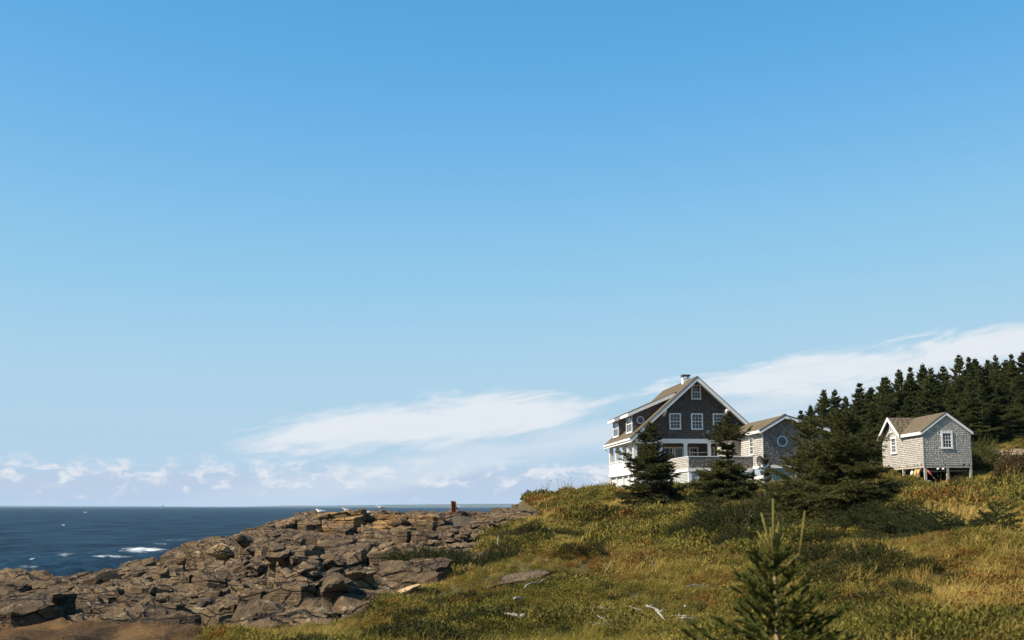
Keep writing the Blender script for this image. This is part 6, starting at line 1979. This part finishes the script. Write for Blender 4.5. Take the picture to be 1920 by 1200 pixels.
# ------------------------------------------------------------------ driftwood and dead branches
def branch(px, py, d, L, rz, r, label, seed, mt='drift', pitch=0.0, twigs=2, name='driftwood', group=None, lift=0.05, cat='driftwood'):
    c = seen(px, py, d)
    g = np.random.default_rng(seed)
    n = 7
    pts = [Vector((L * (i / (n - 1) - 0.5), 0, 0)) for i in range(n)]
    off = np.cumsum(g.normal(0, 0.055 * L, (n, 2)), 0)
    for i in range(n):
        pts[i].y += off[i, 0]; pts[i].z += abs(off[i, 1]) * 0.5
    mb = MB(); mb.tube(pts, [r * (1 - 0.75 * i / (n - 1)) * g.uniform(0.85, 1.15) for i in range(n)], 7)
    o = mb.build(name, M[mt], None, True)
    o.location = (c[0], c[1], gz(c[0], c[1]) + lift * 0.7 + abs(math.sin(pitch)) * L * 0.5)
    o.rotation_euler = (g.normal(0, 0.15), -pitch, rz)
    tag(o, label, cat, group)
    for k in range(twigs):
        i = int(g.integers(1, n - 1)); p0 = pts[i]
        dr = Vector((g.uniform(0.3, 1), g.choice([-1, 1]) * g.uniform(0.5, 1), g.uniform(0.0, 0.6))).normalized() * L * g.uniform(0.18, 0.4)
        mb = MB(); mb.tube([p0, p0 + dr * 0.5 + Vector((0, 0, 0.02)), p0 + dr], [r * 0.5, r * 0.35, r * 0.12], 5)
        mb.build('twig', M[mt], o, True)
    return o


branch(966, 1142, 24, 0.34, 2.7, 0.055, 'thick bleached driftwood log, whitest thing on the lower slope', 1, twigs=1, lift=0.22, pitch=0.1)
branch(975, 1125, 25.5, 0.26, 0.6, 0.028, 'short bleached stick just above the thick white log', 2, twigs=0, lift=0.18)
branch(1003, 1117, 26.5, 0.5, 0.9, 0.014, 'thin pale stick slanting up right of the thick white log', 3, twigs=1, lift=0.22, pitch=0.35)
branch(1012, 1138, 24, 0.25, 0.2, 0.016, 'small pale stick in the grass right of the thick white log', 4, twigs=1, lift=0.2)
branch(934, 1027, 56, 1.05, 1.5, 0.05, 'leaning white stake standing on the slope by the juniper', 5, twigs=0, pitch=1.35, name='stake', lift=0.0, cat='stake')
g = np.random.default_rng(909)
for i in range(18):
    branch(1160 + g.normal(0, 22), 1150 + g.normal(0, 8), 21.3 + g.normal(0, 0.35), g.uniform(0.2, 0.5), g.uniform(-0.8, 0.8), g.uniform(0.004, 0.009), 'thin dead branch in the bleached brush pile on the lower slope', 40 + i, twigs=3, lift=g.uniform(0.10, 0.22), group='branches of the brush pile', name='dead_branch', cat='branch', pitch=g.normal(0, 0.15))
branch(1228, 1158, 19.8, 0.30, -0.5, 0.020, 'forked bleached root right of the brush pile', 71, twigs=3, lift=0.24, pitch=-0.3)
branch(1240, 1168, 19.5, 0.24, -1.2, 0.022, 'bleached root bending down towards the viewer, right of the brush pile', 72, twigs=1, lift=0.24, pitch=-0.5)
branch(1272, 1160, 19.3, 0.28, 0.1, 0.016, 'bleached branch lying right of the forked root', 73, twigs=2, lift=0.22)
branch(1292, 1172, 18.8, 0.2, 0.3, 0.016, 'bleached branch at the right end of the row of driftwood', 74, twigs=1, lift=0.2)
branch(1288, 1143, 20.6, 0.12, 0.8, 0.02, 'small white piece of driftwood above the row', 75, twigs=0, lift=0.2)
branch(1312, 1116, 24, 0.45, 0.2, 0.010, 'grey dead branch in the grass left of the near sapling', 76, twigs=5, lift=0.22)
branch(1145, 1072, 36, 0.4, 1.2, 0.008, 'thin pale dead twig standing in the middle of the slope', 77, twigs=4, pitch=1.1, name='dead_branch', cat='branch')
branch(1226, 1068, 36, 0.4, 1.9, 0.008, 'pale dead twig standing right of the other on the slope', 78, twigs=4, pitch=1.1, name='dead_branch', cat='branch')
branch(1404, 960, 62, 0.8, 1.3, 0.014, 'bare white dead branch rising from the dark thicket', 79, twigs=5, pitch=1.2, name='dead_branch', lift=0.3, cat='branch')

# ------------------------------------------------------------------ sailing boat far out
c = at(305, 953.5, 4000)
boat = thing('sailing_boat', 'tiny white sailing boat on the horizon at left', 'boat', (c[0], c[1], 0.0), 0.5)
mb = MB()
sec = [(-4.5, 1.0, 0.9), (-2, 1.5, 0.9), (1.5, 1.4, 1.0), (4.8, 0.1, 1.25)]
vs = []
for x, w, h in sec:
    vs += [(x, -w, h), (x, -w * 0.7, -0.2), (x, 0, -0.6), (x, w * 0.7, -0.2), (x, w, h)]
fs = [(i * 5 + j, i * 5 + j + 1, (i + 1) * 5 + j + 1, (i + 1) * 5 + j) for i in range(3) for j in range(4)] + [(i * 5, (i + 1) * 5, (i + 1) * 5 + 4, i * 5 + 4) for i in range(3)] + [(0, 4, 3, 2, 1), (15, 16, 17, 18, 19)]
mb.add(vs, fs); mb.build('hull', M['white'], boat)
mb = MB(); mb.tube([(0.6, 0, 0.8), (0.6, 0, 13.0)], [0.12, 0.06], 6); mb.build('mast', M['metal'], boat)
for nm, pts in (('mainsail', [(0.4, 0, 2.2), (-4.4, 0.5, 2.2), (0.4, 0, 12.6)]), ('jib', [(0.8, 0, 11.5), (4.6, 0, 1.6), (0.5, 0.8, 2.0)])):
    mb = MB(); mb.add(pts + [(x, y + 0.05, z) for x, y, z in pts], [(0, 1, 2), (5, 4, 3), (0, 3, 4, 1), (1, 4, 5, 2), (2, 5, 3, 0)]); mb.build(nm, M['white'], boat)

# ------------------------------------------------------------------ sea haze
mb = MB(); mb.box(-26000, 26000, -3000, 20500, -8.0, 90.0)
me = mb.mesh('haze')
m = bpy.data.materials.new('haze'); m.use_nodes = True
t = NT(m.node_tree)
vol = t.n('ShaderNodeVolumePrincipled')
vol.inputs['Color'].default_value = (0.62, 0.80, 1.0, 1)
vol.inputs['Density'].default_value = 2.6e-5
vol.inputs['Anisotropy'].default_value = 0.0
o = t.n('ShaderNodeOutputMaterial')
t.put(o.inputs['Volume'], vol.outputs[0])
hz = obj('haze', me, m, kind='stuff')
